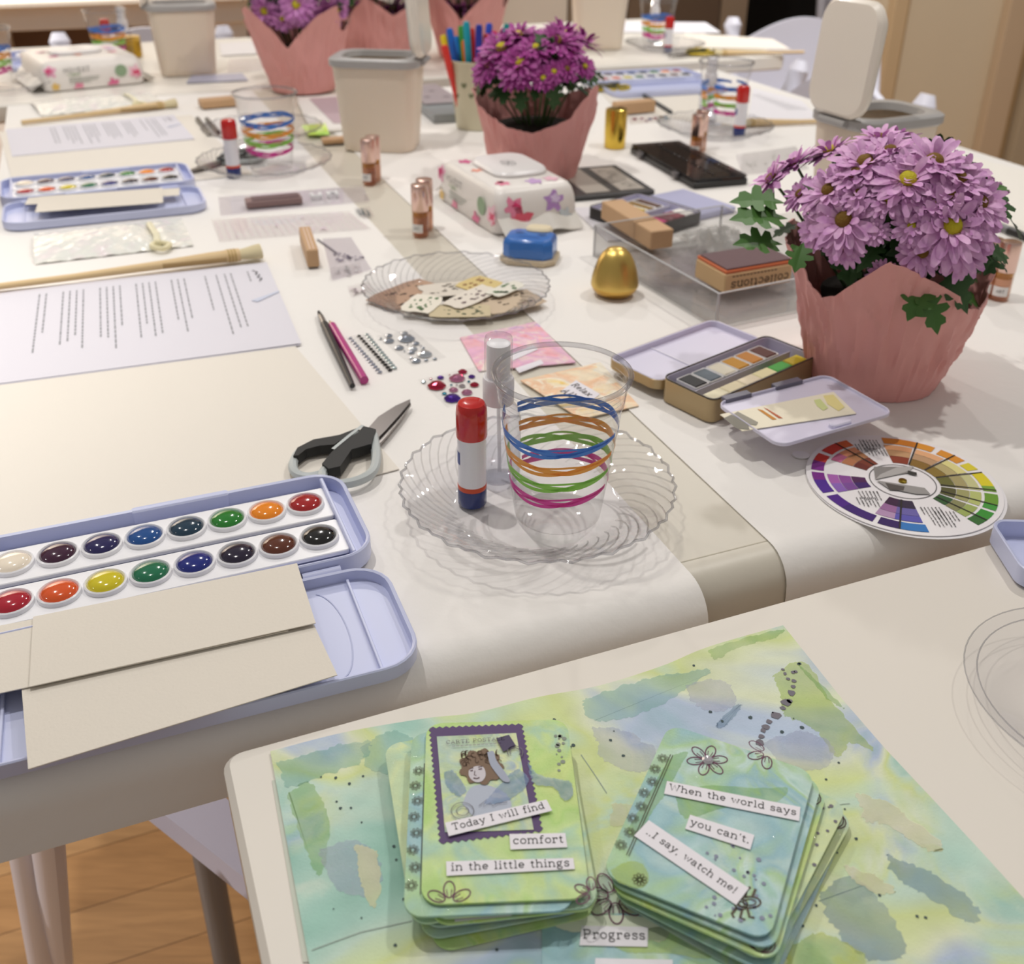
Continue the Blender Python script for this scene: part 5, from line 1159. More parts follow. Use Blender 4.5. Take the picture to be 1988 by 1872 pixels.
# packs left of the floral tin
T, L, W = face_box('flat grey box left of the floral tin cup', (842, 240), (905, 236), (893, 200), PZ, PZ + .014, 'card_box', M('8f9496', .45), 'box')
T, L, W = face_box('printed clear pack on the grey box left of the floral tin cup', (826, 205), (900, 200), (872, 165), PZ + .0142, PZ + .018, 'card_pack', M('a9a0a4', .4), 'pack')
mk('print', add(*[flat([(L * x + .008 * cos(u) * random.uniform(.4, 1), W * y + .005 * sin(u) * random.uniform(.4, 1)) for u in [2 * pi * j / 7 for j in range(7)]], .0042) for x, y in ((-.25, -.2), (.1, .1), (.25, -.25), (-.1, .28))]), M('6e6268', .5), T)
T = quad_thing('notebook', 'white covered notebook left of the middle canister', 'notebook', [(606, 262), (668, 255), (628, 196), (578, 200)], PZ, .004, M('e6e4e0', .5))
T = quad_thing('printed_sheet', 'mauve lined sheet between the notebook and middle canister', 'sheet', [(648, 240), (676, 238), (660, 188), (600, 192)], PZ + .0042, .0006, M('b9a3aa', .6))
T = quad_thing('painted_scrap', 'green and yellow painted scrap right of the left striped cup', 'paper scrap', [(598, 262), (640, 262), (632, 240), (585, 244)], PZ + .0048, .0005, wash('scrap', ['9fe0b0', 'd8e84a', 'b8ec6a', 'e8f29a'], 30, 2))

# ================================================================== pink art cards behind the near cup
A2 = wash('pinkart', ['f0a0b0', 'f4bcc4', 'e8b4d4', 'f6dcd8', 'c9a0dc'], 26, 4, wamt=.7)
T = quad_thing('art_card', 'pink painted art card behind the near spray bottle', 'art card', [(930, 722), (1118, 705), (1040, 626), (893, 657)], PZ, .0008, A2)
on_quad(T, 'word_label', [(985, 690), (1035, 670), (1045, 678), (996, 700)], PZ + .0012, M('eae6ee', .7))
on_quad(T, 'word_label', [(1000, 715), (1050, 698), (1056, 706), (1008, 724)], PZ + .0012, M('eae6ee', .7))
T = quad_thing('art_card', 'peach and yellow art card with a word label seen through the near cup', 'art card', [(1128, 815), (1240, 789), (1165, 705), (1010, 740)], PZ, .0008, wash('peachart', ['f6dcae', 'f4e4c8', 'f2c6a0', 'f8efdc', 'f4d27a'], 24, 6, wamt=.8))
on_quad(T, 'word_label', [(1088, 760), (1140, 785), (1165, 765), (1118, 738)], PZ + .0012, M('e9e6ee', .7))
for wd_, q0, q1 in (('Relax', (1112, 746), (1146, 768)), ('All', (1092, 757), (1112, 770))):
    A_, B2 = inv(T, at(*q0, PZ + .0015)), inv(T, at(*q1, PZ + .0015)); d_ = B2 - A_; c_ = (A_ + B2) / 2
    mk('word', tf(text_g(wd_, d_.length, 1.1, .9), (c_.x, c_.y, TZ + PZ + .0015 - T.location.z), atan2(d_.y, d_.x)), M('4a484c', .7), T)

# ================================================================== color wheel
ca, cb = at(1562.6, 903, PZ), at(1951.6, 976, PZ); cc = (ca + cb) / 2; R = (cb - ca).length / 2
T = thing('color_wheel', 'round paper color wheel overhanging the table edge at right', 'color wheel', (cc.x, cc.y, TZ + PZ), 0)
mk('back_disc', tf(lathe([(R, 0), (R, .0004)], 96), (.0008, -.0012, 0)), M('e9e7ea', .6), T)
mk('front_disc', lathe([(R * .985, .0008), (R * .985, .0013)], 96), M('efecee', .55), T)
def ringp(r0, r1, a0, a1, z):
    n = max(2, int(abs(a1 - a0) / 4)); o = [(r1 * R * cos(radians(a0 + (a1 - a0) * i / n)), r1 * R * sin(radians(a0 + (a1 - a0) * i / n))) for i in range(n + 1)]
    i_ = [(r0 * R * cos(radians(a1 - (a1 - a0) * i / n)), r0 * R * sin(radians(a1 - (a1 - a0) * i / n))) for i in range(n + 1)]
    return flat(o + i_, z)
OUT = [(112, 122, 'd9622c'), (122, 138, 'd23a2c'), (142, 153, 'd23a2c'), (153, 166, '7a2288'), (169, 179, '7a2288'), (179, 195, '4a2090'), (199, 213, '4a1a86'), (213, 234, '3a1a70'), (237, 250, '30185e'), (250, 267, '2f78c0'), (301, 310, '2f6a2a'), (310, 321, '33922c'), (324, 331, '3f9a38'), (331, 345, '6a9c2a'), (348, 355, '7aa63a'), (355, 373, 'e0d020'), (16, 25, 'ded030'), (28, 46, 'dd922c'), (50, 62, 'dd942c'), (62, 86, 'df8a30')]
for a0, a1, hx in OUT: mk('color_patch', ringp(.80, .93, a0, a1, .0016), M(hx, .5), T)
INN = [(113, 132, ['e2946c', 'a9744c', '7c3a26']), (132, 146, ['c0648c', 'b87850', '6a2a20']), (64, 87, ['e6a878', 'c49a70', '8a3a22']), (38, 61, ['e8b080', 'c09a74', '8a6a2c']), (14, 35, ['e2da90', 'bcae78', '8c7430']), (-12, 11, ['c9c890', 'a99e6c', '6a6a30']), (324, 345, ['b9c274', 'a2a068', '56562c']), (302, 321, ['9fb060', '8a8a5c', '2f5a2c']), (246, 266, ['5a56b0', '6a62a8', '2e2440']), (232, 246, ['b492b8', '9a6a9c', '3a1e40']), (170, 184, ['a860b0', '8a4a98', '4a1a50']), (184, 197, ['8a62b8', '7a4a98', '3a1c6a'])]
for a0, a1, hs in INN:
    for k, hx in enumerate(hs): mk('color_patch', ringp((.66, .53, .38)[k], (.77, .655, .525)[k], a0, a1, .0016), M(hx, .5), T)
mk('spoke', add(*[ribbon([(.38 * R * cos(radians(t)), .38 * R * sin(radians(t))), (.93 * R * cos(radians(t)), .93 * R * sin(radians(t)))], .0011, .0019) for t in (122, 62, 36, 12, 350, 331, 310, 250)]), M('26221e', .6), T)
mk('window_ring', ribbon([(.335 * R * cos(radians(t)), .335 * R * sin(radians(t))) for t in range(0, 361, 8)], .0006, .0017), M('5a5a5c', .6), T)
for pts, hx in (([(-.22, .28), (.06, .29), (.12, .16), (-.02, .12), (-.28, .02)], '8a8886'), ([(-.28, .02), (-.02, .12), (.14, .20), (.22, .30), (.04, .28), (-.2, .12)], 'b4b2b0'), ([(-.28, 0), (-.20, -.16), (.06, -.26), (.20, -.26), (.18, -.14)], '9c9a98'), ([(-.20, -.05), (-.2, -.18), (-.06, -.2), (-.02, -.12)], '57534f'), ([(.12, .20), (.20, .16), (.18, .10), (.1, .14)], '2f3430')): mk('window_shape', flat([(x * R, y * R) for x, y in pts], .0016 + .0001 * len(T.children) % .0006 + .0004), M(hx, .5), T)
mk('pivot', lathe([(.0028, .0013), (.0026, .0026), (.001, .0030)], 16), M('8d7a2c', .3, .9), T, True)
rows = []
for a0, rr0 in ((96, .78), (96, .60), (103, .70), (283, .78), (283, .60), (291, .70), (222, .62), (216, .50)):
    cx, cy = rr0 * R * cos(radians(a0)), rr0 * R * sin(radians(a0))
    for k in range(6): rows.append((cx - .008 + .0024 * k, cy + .006, .011 if k % 3 else .009, .0011, True))
word_bars(T, 'small_print', rows, M('6c6a6c', .7), .0018)
mk('tab', tf(rp(.012, .010, .0004, .0009, .0049, .0001), (-R * .93 , R * .55, 0)), M('efecee', .55), T)
# ================================================================== blank papers and more things at the right and far tables
quad_thing('watercolor_paper', 'blank cream watercolor sheet at the right behind the shiny gold cylinder', 'paper', [(1190, 206), (1358, 240), (1356, 150), (1150, 160)], PZ, .0007, CREAM, 'blank watercolor sheets')
quad_thing('watercolor_paper', 'blank white sheet at the right edge behind the lilac flowers', 'paper', [(1900, 430), (2050, 500), (2060, 352), (1868, 300)], PZ, .0007, M('f0ece4', .8), 'blank watercolor sheets')
T = quad_thing('printed_letter', 'white printed letter right of the striped cup beside the big canister', 'letter', [(1452, 236), (1592, 232), (1556, 196), (1462, 172)], PZ, .0008, M('eceaf0', .7), 'printed letters')
for k in range(9): on_quad(T, 'printed_text', [(1462 + 8 * k, 186 + 3.2 * k), (1478 + 11 * k, 184 + 3.4 * k)], PZ + .0012, M('b4b4ba', .8), .0022)
quad_thing('watercolor_paper', 'cream watercolor sheet on the far right table by the brush', 'paper', [(1312, 92), (1535, 96), (1500, 76), (1330, 64)], PZ + .002, .0007, CREAM, 'blank watercolor sheets')
quad_thing('printed_letter', 'white letter at the back of the far right table', 'letter', [(1205, 62), (1400, 64), (1370, 44), (1215, 42)], PZ + .002, .0007, M('e9e8f0', .7), 'printed letters')
quad_thing('watercolor_paper', 'blank sheet on the far table behind the wipes pack', 'paper', [(22, 126), (90, 120), (85, 96), (18, 102)], PZ + .002, .0007, M('f2eee6', .8), 'blank watercolor sheets')
quad_thing('watercolor_paper', 'blank sheet on the far table left of the lilac pots', 'paper', [(430, 108), (505, 104), (495, 80), (425, 84)], PZ + .002, .0007, M('ece8e8', .8), 'blank watercolor sheets')
paint_set('open lavender paint set at the right above the blank cream sheet', (1150, 147), (1327, 138), (1162, 154), (1334, 144))
paint_set('open lavender paint set on the far table behind the wipes pack', (96, 101), (170, 97), (96, 106), (172, 102))
small_packet('grey blue flat packet on the front edge of the far table', [(362, 162), (482, 156), (470, 143), (372, 148)], PZ + .002, M('b4b6cc', .35), 'e4e4f0', 12)
small_packet('clear packets piled left of the lilac pot on the far table', [(440, 140), (530, 134), (515, 112), (445, 116)], PZ + .002, VEIL, 'c9c8c0', 16)
small_packet('grey sketched clear stamp sheet behind the lilac flowers', [(1440, 342), (1570, 330), (1545, 285), (1428, 302)], PZ, VEIL2, 'a4a49c', 22, 'clear sticker sheets')
T = thing('glitter_jar', 'gold glitter jar behind the wipes pack on the far table', 'jar', on(256, 110, PZ + .002), 0)
mk('jar', lathe([(.020, 0), (.022, .002), (.022, .030), (.020, .033)], 24), M('c9a23a', .3, .9, bump=1, bscale=400), T, 40); mk('lid', lathe([(.0215, .0331), (.0215, .040), (.019, .041)], 24), M('d9b85a', .25, 1), T, 40)
T = thing('plastic_plate', 'clear plate partly in view on the foreground table at the right edge', 'plate', on(2140, 1392, .0004), 0)
mk('plate_dish', lathe([(.0001, .001), (.035, .001), (.042, .003), (.055, .010), (.066, .0145)], 72, False, False), PLM, T, True)
for r, z in ((.0665, .0148), (.060, .0128)): mk('rim', tube([(r * cos(2 * pi * i / 60), r * sin(2 * pi * i / 60), z) for i in range(60)], .0004, 6, True), RIMM, T, True)
ang1 = NA; p = on(2066, 1098, .0004)
T = thing('paint_set', 'lavender paint case mostly cut off by the right edge of the photo', 'paint set', p, -2, 'lavender watercolor paint sets'); mk('case', bowl(.075, .055, 0, .014, .010, .002), CASE, T, 40)

# ================================================================== the painted sheet and the word cards in front
ART = wash('art_sheet', ['8fc0b0', 'a8cfc2', 'c4dccc', 'd2de9c', 'dfe6c8', 'b9c8de', '9fbcca', 'b4d29c'], 9, 1.5, white='eceada', wamt=.8, sharp=.10)
def curve_pts(P, n=8):
    out = []
    for i in range(len(P) - 1):
        p0, p1, p2, p3 = [Vector(P[max(0, min(len(P) - 1, i + k))]) for k in (-1, 0, 1, 2)]
        for j in range(n): t = j / n; out.append(.5 * ((2 * p1) + (p2 - p0) * t + (2 * p0 - 5 * p1 + 4 * p2 - p3) * t * t + (3 * p1 - p0 - 3 * p2 + p3) * t ** 3))
    return [(v.x, v.y) for v in out] + [P[-1]]
FZ = .0006
topedge = curve_pts([(525, 1461), (669, 1424), (826, 1397), (922, 1386), (1043, 1356), (1164, 1333), (1285, 1295), (1375, 1258), (1520, 1216)])
right = [(1635, 1360), (1720, 1458), (1812, 1556), (1909, 1661), (1988, 1748)]
o = at(1000, 1600, FZ); T = thing('painted_sheet', 'large green and blue watercolor sheet under the word cards on the foreground table', 'painting', (o.x, o.y, TZ + FZ), 0)
P = [inv(T, at(x, y, FZ)) for x, y in topedge + right]; P = [(p.x, p.y) for p in P]
dv = Vector((P[-1][0] - P[-4][0], P[-1][1] - P[-4][1])).normalized(); br = (P[-1][0] + dv.x * .10, P[-1][1] + dv.y * .10)
lft = inv(T, at(600, 1868, FZ)); tl = Vector(P[0]); ld = (Vector((lft.x, lft.y)) - tl).normalized(); L2 = (Vector(br) - Vector(P[len(topedge) - 1])).length; bl = tl + ld * L2
poly = P + [br, (bl.x, bl.y)]
SH = mk('sheet', prism(poly, 0, .0007), ART, T)
def px(pts, z=FZ + .001): return [(lambda p: (p.x, p.y))(inv(T, at(x, y, z))) for x, y in pts]
ZD = .0010
def blobs(name, pts, mat, z=ZD, par=None):
    gs = []
    for x, y, r in pts:
        c = px([(x, y), (x + r, y)]); rad = abs(c[1][0] - c[0][0]); k = 9
        gs.append(flat([(c[0][0] + rad * random.uniform(.75, 1.15) * cos(2 * pi * i / k), c[0][1] + rad * random.uniform(.75, 1.15) * sin(2 * pi * i / k)) for i in range(k)], z))
    return mk(name, add(*gs), mat, par or T)
random.seed(21)
DOT = M('3d4f52', .7); GDOT = M('77737c', .8)
blobs('splatter', [(lambda x: (x, random.uniform(1500 - .29 * (x - 560) + max(0, x - 1500) * 1.35, 1866), random.choice((1.6, 2, 2.6, 3.4))))(random.uniform(620, 1800)) for _ in range(60)] + [(1076, 1398, 4), (1113, 1447, 4), (1107, 1450, 3), (1457, 1393, 4.5), (1557, 1412, 4.5), (1210, 1467, 3.5), (1379, 1382, 3.5), (1402, 1400, 3.5), (1518, 1421, 4)], DOT)
blobs('dot_trail', [(1475, 1442, 9), (1478, 1430, 6), (1482, 1418, 6), (1487, 1411, 8), (1493, 1401, 6), (1507, 1389, 10), (1520, 1375, 6), (1526, 1364, 10), (1533, 1361, 6), (1536, 1345, 8), (1540, 1333, 5), (1541, 1322, 5), (1530, 1318, 4), (1524, 1308, 4), (1540, 1305, 5), (1545, 1304, 4), (1520, 1300, 3.5)], GDOT)
random.seed(22)
def wash_blob(pts, hx, z): return mk('wash', flat(px(pts), z), M(hx, .8, bump=.3, bscale=900), T)
def soft(pts, k=3, jit=5):
    q = curve_pts(list(pts) + [pts[0]], k)[:-1]; j = jit
    for _ in range(2):
        o = []
        for (x, y), (x2, y2) in zip(q, q[1:] + q[:1]): o += [(x, y), ((x + x2) / 2 + random.uniform(-j, j), (y + y2) / 2 + random.uniform(-j, j) * .7)]
        q = o; j *= .6
    return q
LIME = wash('lime_wash', ['b9cf4a', 'cbdc66', 'a9c84a', 'c4d46a'], 18, 3, wamt=.25, alpha=.36); TEAL = wash('teal_wash', ['6fb3a4', '8cc4b4', 'a4cfc8', '7fb0b8'], 16, 5, wamt=.2, alpha=.36)
BLUE = wash('blue_wash', ['7f9ab4', '94b0c0', '6d8fb0', 'a9c0c4'], 18, 8, wamt=.25, alpha=.36); LEAFW = wash('leaf_wash', ['9cc87a', '8cc070', 'b5d48a', 'a9cfa0'], 18, 9, wamt=.2, alpha=.36); CRM = wash('cream_gap', ['ece8c8', 'e4e6bc', 'f0ecd8', 'e8e4c0'], 20, 4, wamt=.4, alpha=.62); LILW = wash('lilac_wash', ['c4c8de', 'b8c0da', 'd4d4e0', 'c0d0d8'], 16, 12, wamt=.4, alpha=.36)
def wb(pts, m, z, jit=4, name='wash'): return mk(name, flat(px(soft(pts, 4, jit)), z), m, T)
wb([(1500, 1312), (1560, 1285), (1620, 1370), (1695, 1455), (1650, 1440), (1628, 1470), (1590, 1425), (1555, 1400), (1520, 1385), (1515, 1345)], LIME, .00082)
wb([(1375, 1262), (1440, 1240), (1520, 1222), (1500, 1240), (1430, 1258), (1390, 1280)], LEAFW, .00083, 3)
wb([(1550, 1290), (1575, 1310), (1640, 1375), (1600, 1350)], LEAFW, .00086, 3)
wb([(1130, 1360), (1200, 1335), (1290, 1310), (1380, 1300), (1340, 1330), (1260, 1380), (1180, 1400), (1140, 1390)], TEAL, .00082, 5)
wb([(1395, 1400), (1430, 1368), (1437, 1375), (1405, 1412), (1390, 1410)], BLUE, .00085, 3)
wb([(1150, 1410), (1220, 1420), (1280, 1470), (1240, 1500), (1170, 1470)], LILW, .00082, 6)
wb([(1330, 1330), (1400, 1320), (1430, 1360), (1400, 1380), (1350, 1370)], LILW, .00083, 5)
wb([(1480, 1440), (1560, 1420), (1620, 1450), (1600, 1490), (1530, 1490)], LILW, .00083, 5)
wb([(540, 1480), (640, 1450), (720, 1440), (700, 1480), (640, 1500), (560, 1530)], TEAL, .00082, 6)
wb([(560, 1540), (600, 1520), (640, 1600), (620, 1700), (590, 1640)], LEAFW, .00082, 6)
wb([(700, 1450), (760, 1420), (800, 1440), (770, 1500), (715, 1490)], TEAL, .00084, 5)
wb([(1660, 1540), (1730, 1560), (1830, 1640), (1800, 1650), (1720, 1600), (1680, 1590)], CRM, .00084, 6)
wb([(1720, 1660), (1800, 1690), (1900, 1760), (1880, 1790), (1800, 1740), (1740, 1700)], BLUE, .00083, 7)
wb([(1590, 1740), (1650, 1700), (1720, 1760), (1760, 1850), (1680, 1860), (1620, 1800)], BLUE, .00082, 8)
wb([(1530, 1840), (1600, 1810), (1680, 1860), (1640, 1900), (1540, 1900)], wash('yellow_wash', ['d8d83a', 'c4d45a', 'dce05a'], 18, 3, wamt=.2, alpha=.36), .00085, 6)
wb([(1640, 1680), (1700, 1700), (1740, 1730), (1700, 1735), (1650, 1700)], CRM, .00086, 5)
wb([(1560, 1700), (1580, 1690), (1590, 1720), (1565, 1730)], CRM, .00086, 4)
wb([(620, 1650), (690, 1630), (740, 1680), (720, 1740), (650, 1720)], LILW, .00083, 6)
wb([(690, 1640), (735, 1660), (730, 1760), (700, 1720)], CRM, .00085, 5)
wb([(1190, 1560), (1235, 1565), (1215, 1600), (1185, 1600)], CRM, .00085, 4)
mk('panel_seam', add(ribbon(px([(605, 1845), (700, 1810), (800, 1788)]), .0004, .00095), ribbon(px([(1128, 1465), (1152, 1500), (1178, 1540)]), .0004, .00095), ribbon(px([(1480, 1605), (1560, 1570), (1650, 1560)]), .0003, .00095)), M('9aa8a0', .8), T)
# sheet underneath, showing as a thin edge at left
T2 = thing('painted_sheet', 'second painted sheet showing as a thin edge left of the large one', 'painting', (o.x, o.y, TZ + .0001), 0)
q = [Vector(inv(T2, at(*c, FZ))) for c in ((533, 1515), (594, 1868), (760, 1868), (700, 1500))]
mk('sheet', prism([(v.x - .0012, v.y) for v in q], 0, .0004), M('c9cdc0', .8), T2)
# ------------------------------------------------------------------ cards
CW_, CH_, CR_ = .0640, .0885, .0075
CARDM = [wash('card_%d' % i, p, 20, i * 2.3 + 1, rough=.7, sparkle=1, wamt=.35, white='e2eac8', sharp=.09) for i, p in enumerate((['bcd870', 'cde090', 'b2d680', 'c6de9a', 'acd0b8', 'd8e6ac'], ['a4cbbc', 'b8d6d6', '98c0c8', 'accf9e', 'c2dcd4', '9cc4b8'], ['bcd480', 'aed0b8', 'd6e2ac', '9cc2c4'], ['96b0c8', 'accad0', 'bcd49c', 'a4c0d8']))]
EDGE = M('e4e8cc', .8)
def word_card(label, cx, cy, z, rz, mat, w2=CW_, h2=CH_, group=None):
    T = thing('word_card', label, 'card', (cx, cy, TZ + z), rz, group)
    mk('card_face', loft([rr(w2, h2, CR_, 6, 0), rr(w2, h2, CR_, 6, .0011)]), mat, T); return T
def frame4(TL, TR, BR, BL, z):
    a, b2, c, d = [at(*q, z) for q in (TL, TR, BR, BL)]; ctr = (a + b2 + c + d) / 4; ex = (b2 - a + c - d); return ctr, math.degrees(atan2(ex.y, ex.x)), ((b2 - a).length + (c - d).length) / 2, ((a - d).length + (b2 - c).length) / 2
def strip(T, words, TL, TR, BR, BL, zz, text_w=.9, sx=1.08):
    'paper word strip glued on a card'
    z = zz; a, b2, c, d = [inv(T, at(*q, z)) for q in (TL, TR, BR, BL)]; ctr = (a + b2 + c + d) / 4; ex = (b2 - a + c - d); ang = atan2(ex.y, ex.x); zl = TZ + zz - T.location.z
    s = mk('word_strip', prism([(q.x, q.y) for q in (a, b2, c, d)], zl, zl + .00015), M('ebe8ee', .7), T)
    if words:
        g = text_g(words, ex.length / 2 * text_w, sx); g = tf(g, (ctr.x, ctr.y, zl + .0003), ang); mk('lettering', g, INK, s)
    return s
def petals(T, c, R, n, a0, zz, mat, name='flower_drawing', w2=.0005, part=None):
    p, q = inv(T, at(*c, zz)), inv(T, at(c[0] + R, c[1], zz)); r = (q - p).length; zl = TZ + zz - T.location.z; gs = []
    for i in range(n):
        if part and i not in part: continue
        a = radians(a0 + 360 * i / n)
        loop = [(p.x + cos(a) * (.62 * r + .40 * r * cos(t)) - sin(a) * .24 * r * sin(t), p.y + sin(a) * (.62 * r + .40 * r * cos(t)) + cos(a) * .24 * r * sin(t)) for t in [2 * pi * k / 16 for k in range(17)]]
        gs.append(ribbon(loop, w2, zl))
        for s in (-.07, .07): gs.append(ribbon([(p.x + cos(a) * .3 * r - sin(a) * s * r, p.y + sin(a) * .3 * r + cos(a) * s * r), (p.x + cos(a) * .62 * r - sin(a) * s * 1.6 * r, p.y + sin(a) * .62 * r + cos(a) * s * 1.6 * r)], w2 * .6, zl))
    return mk(name, add(*gs), mat, T)
def daisy_border(T, x0, x1, y0, y1, n, zl):
    gs = []
    for i in range(n):
        y = y0 + (y1 - y0) * (i + .5) / n; r = (x1 - x0) * .42; cx = (x0 + x1) / 2 + (.0006 if i % 2 else -.0006)
        for k in range(9): a = 2 * pi * k / 9; gs.append(ribbon([(cx + .3 * r * cos(a), y + .3 * r * sin(a)), (cx + r * cos(a - .2), y + r * sin(a - .2)), (cx + r * 1.15 * cos(a), y + r * 1.15 * sin(a)), (cx + r * cos(a + .2), y + r * sin(a + .2)), (cx + .3 * r * cos(a), y + .3 * r * sin(a))], .00022, zl))
    gs += [ribbon([(x1 + d, y0), (x1 + d, y1)], .00035, zl) for d in (.0004, .0014)]
    return mk('daisy_border', add(*gs), M('54503f', .7), T)
# left stack
ZT = .0165
ctr, rz, w_, h_ = frame4((814, 1406), (1085, 1397), (1165, 1743), (834, 1755), ZT)
lefts = [(3, -4, -13, 'lowest card of the left stack, its painted corner sticking out below', 4), (1, 3, -7, 'second lowest card of the left stack', 3), (0, 0, -2, 'purple blue card low in the left stack with a cut off word strip', 3), (-1, -1, 5, 'card in the middle of the left stack fanned out at its left side', 2),
         (-4, 0, 3, 'pale green card in the left stack just under the pair on top', 0), (-1.5, -3.0, 1, 'yellow green card with a drawn flower third from the top at left', 2), (-3.2, -2.2, 0, 'card with a daisy border just under the top left card', 1)]
bots = [((1008, 1815), 12), ((985, 1799), 9), ((985, 1787), 5), ((962, 1770), 10), ((1004, 1784), 4), ((1000, 1776), 2), None]
for k, ((a, b2, c, lab, mi), bt) in enumerate(zip(lefts, bots)):
    z = .0018 + .0020 * k
    if bt:
        q = at(*bt[0], z); rr_ = radians(rz + bt[1]); dx, dy, dr = q.x - sin(rr_) * h_ / 2 - ctr.x, q.y + cos(rr_) * h_ / 2 - ctr.y, bt[1]
    else: dx, dy, dr = -.0064, -.0042, 0
    Tk = word_card(lab, ctr.x + dx, ctr.y + dy, z, rz + dr, CARDM[mi % 4], w_, h_)
    if k == 6: daisy_border(Tk, -w_ / 2 + .0005, -w_ / 2 + .0058, -h_ * .40, h_ * .30, 8, .0013)
    if k == 2:
        s = mk('word_strip', box(-.018, .022, -h_ / 2 + .0006, -h_ / 2 + .006, .0011, .0014, .0001), M('dcdae0', .7), Tk); mk('lettering', tf(text_g('WITH AN', .030, 1.0, 1.1), (0, -h_ / 2 + .0034, .0016), pi), INK, s)
    if k == 4:
        s = mk('word_strip', box(-.024, -.002, -h_ / 2 + .0006, -h_ / 2 + .0045, .0011, .0014, .0001), M('dcdae0', .7), Tk)
    if k == 5: mk('flower_drawing', add(*[ribbon(arc(.004 + .0022 * i, -h_ / 2 + .002, .0018, .003, 0, 360, 12), .0004, .0013) for i in (-1, 0, 1)]), M('6a2f40', .7), Tk)
TC = word_card('top card of the left stack reading today I will find comfort', ctr.x, ctr.y, ZT - .0011, rz, CARDM[0], w_, h_)
zz = ZT + .0002
PLUM = M('6b3a56', .7); PUR = M('5d4a72', .75)
def lpx(T, pts, z): return [(lambda p: (p.x, p.y))(inv(T, at(x, y, z))) for x, y in pts]
def lerp2(a, b2, t): return (a[0] + (b2[0] - a[0]) * t, a[1] + (b2[1] - a[1]) * t)
# postage stamp picture
zl = TZ + zz - TC.location.z
oc = lpx(TC, [(834, 1413), (1013, 1406), (1053, 1614), (854, 1638)], zz); ic = lpx(TC, [(848, 1431), (1002, 1424), (1036, 1612), (864, 1617)], zz)
per = []
for i in range(4):
    a, b2 = oc[i], oc[(i + 1) % 4]; L = sqrt((a[0] - b2[0]) ** 2 + (a[1] - b2[1]) ** 2); nn = int(L / .0030); nx_, ny_ = -(b2[1] - a[1]) / L, (b2[0] - a[0]) / L
    for k in range(nn * 4): t = k / (nn * 4); p = lerp2(a, b2, t); s = -.00055 * cos(2 * pi * k / 4); per.append((p[0] + nx_ * s, p[1] + ny_ * s))
mk('stamp_frame', flat(per, zl), PUR, TC)
PIC = wash('stamp_picture', ['d4dca0', 'c9dc9c', 'b8cfc0', 'dce4b0', 'a4b4cc'], 40, 7, wamt=.3, sharp=.1)
mk('stamp_picture', flat(ic, zl + .00025), PIC, TC)
def pic(name, pts, hx, k, jit=0, sm=4): return mk(name, flat([p for p in lpx(TC, soft(pts, sm, jit), zz)], zl + .00025 + .00015 * k), STAIN if 'stain' in name else M(hx, .8), TC)
STAIN = wash('stain', ['8fa4cc', 'a8b8d8', '7c9cc0', 'b4c4dc'], 60, 2, wamt=.2, alpha=.5)
pic('portrait_shoulders', [(898, 1562), (908, 1538), (925, 1526), (955, 1528), (985, 1545), (992, 1572), (965, 1592), (925, 1590)], 'b4bccb', 1, 1)
pic('blue_stain', [(862, 1502), (878, 1497), (892, 1512), (905, 1535), (890, 1548), (868, 1530)], '9aa6c8', 2, 2)
pic('blue_stain', [(985, 1510), (1005, 1495), (1026, 1515), (1012, 1538), (975, 1560), (940, 1562), (950, 1548)], '9aa6c8', 2, 2)
pic('blue_stain', [(1025, 1480), (1045, 1505), (1090, 1515), (1108, 1520), (1112, 1545), (1095, 1555), (1075, 1530), (1040, 1525), (1028, 1505)], '6c8cb0', 1, 2)
pic('portrait_hair', [(934 + (41 + 4 * cos(9 * t)) * cos(t), 1491 + (33 + 3.5 * cos(9 * t)) * sin(t)) for t in [2 * pi * i / 45 for i in range(45)]], '7d6856', 3, 1, 2)
pic('portrait_face', [(910, 1499), (922, 1491), (938, 1492), (943, 1508), (935, 1520), (922, 1521), (911, 1511)], 'cbc6cc', 4)
pic('portrait_bow', [(946, 1464), (958, 1462), (964, 1480), (980, 1502), (990, 1520), (977, 1520), (962, 1503), (951, 1486)], 'a4abbc', 5)
zf = zl + .00025 + .00015 * 5.5
def pdot(pts, w2, hx='3c3436', name='portrait_detail'): return ribbon(lpx(TC, pts, zz), w2, zf)
mk('portrait_detail', add(pdot([(913, 1500), (918, 1499)], .0005), pdot([(929, 1497), (936, 1496)], .0005), pdot([(912, 1496), (919, 1494)], .0003), pdot([(928, 1493), (937, 1491)], .0003), pdot([(922, 1500), (921, 1508), (925, 1509)], .0003), pdot([(919, 1514), (926, 1515), (931, 1513)], .0005)), M('5a4244', .7), TC)
mk('hair_curls', add(*[ribbon(lpx(TC, arc(random.choice((random.uniform(898, 912), random.uniform(946, 968), random.uniform(905, 960))), random.uniform(1464, 1488), random.uniform(3, 7), random.uniform(3, 6), random.uniform(0, 180), random.uniform(200, 400), 7), zz), .0004, zf - .0002) for _ in range(30)]), M('5a4636', .8), TC)
mk('stamp_print', flat(lpx(TC, [(963, 1437), (988, 1430), (1002, 1452), (977, 1463)], zz), zf), M('4d4460', .7), TC)
mk('postmark', add(*[ribbon(lpx(TC, arc(1000, 1464, r, r * .8, 150, 400, 14), zz), .0004, zf) for r in (10, 15)]), M('6d6a70', .7), TC)
mk('postmark', add(*[ribbon(lpx(TC, arc(898, 1578, r, r * .75, 0, 360, 20), zz), .0003, zf) for r in (12, 22)]), M('6d6a70', .7), TC)
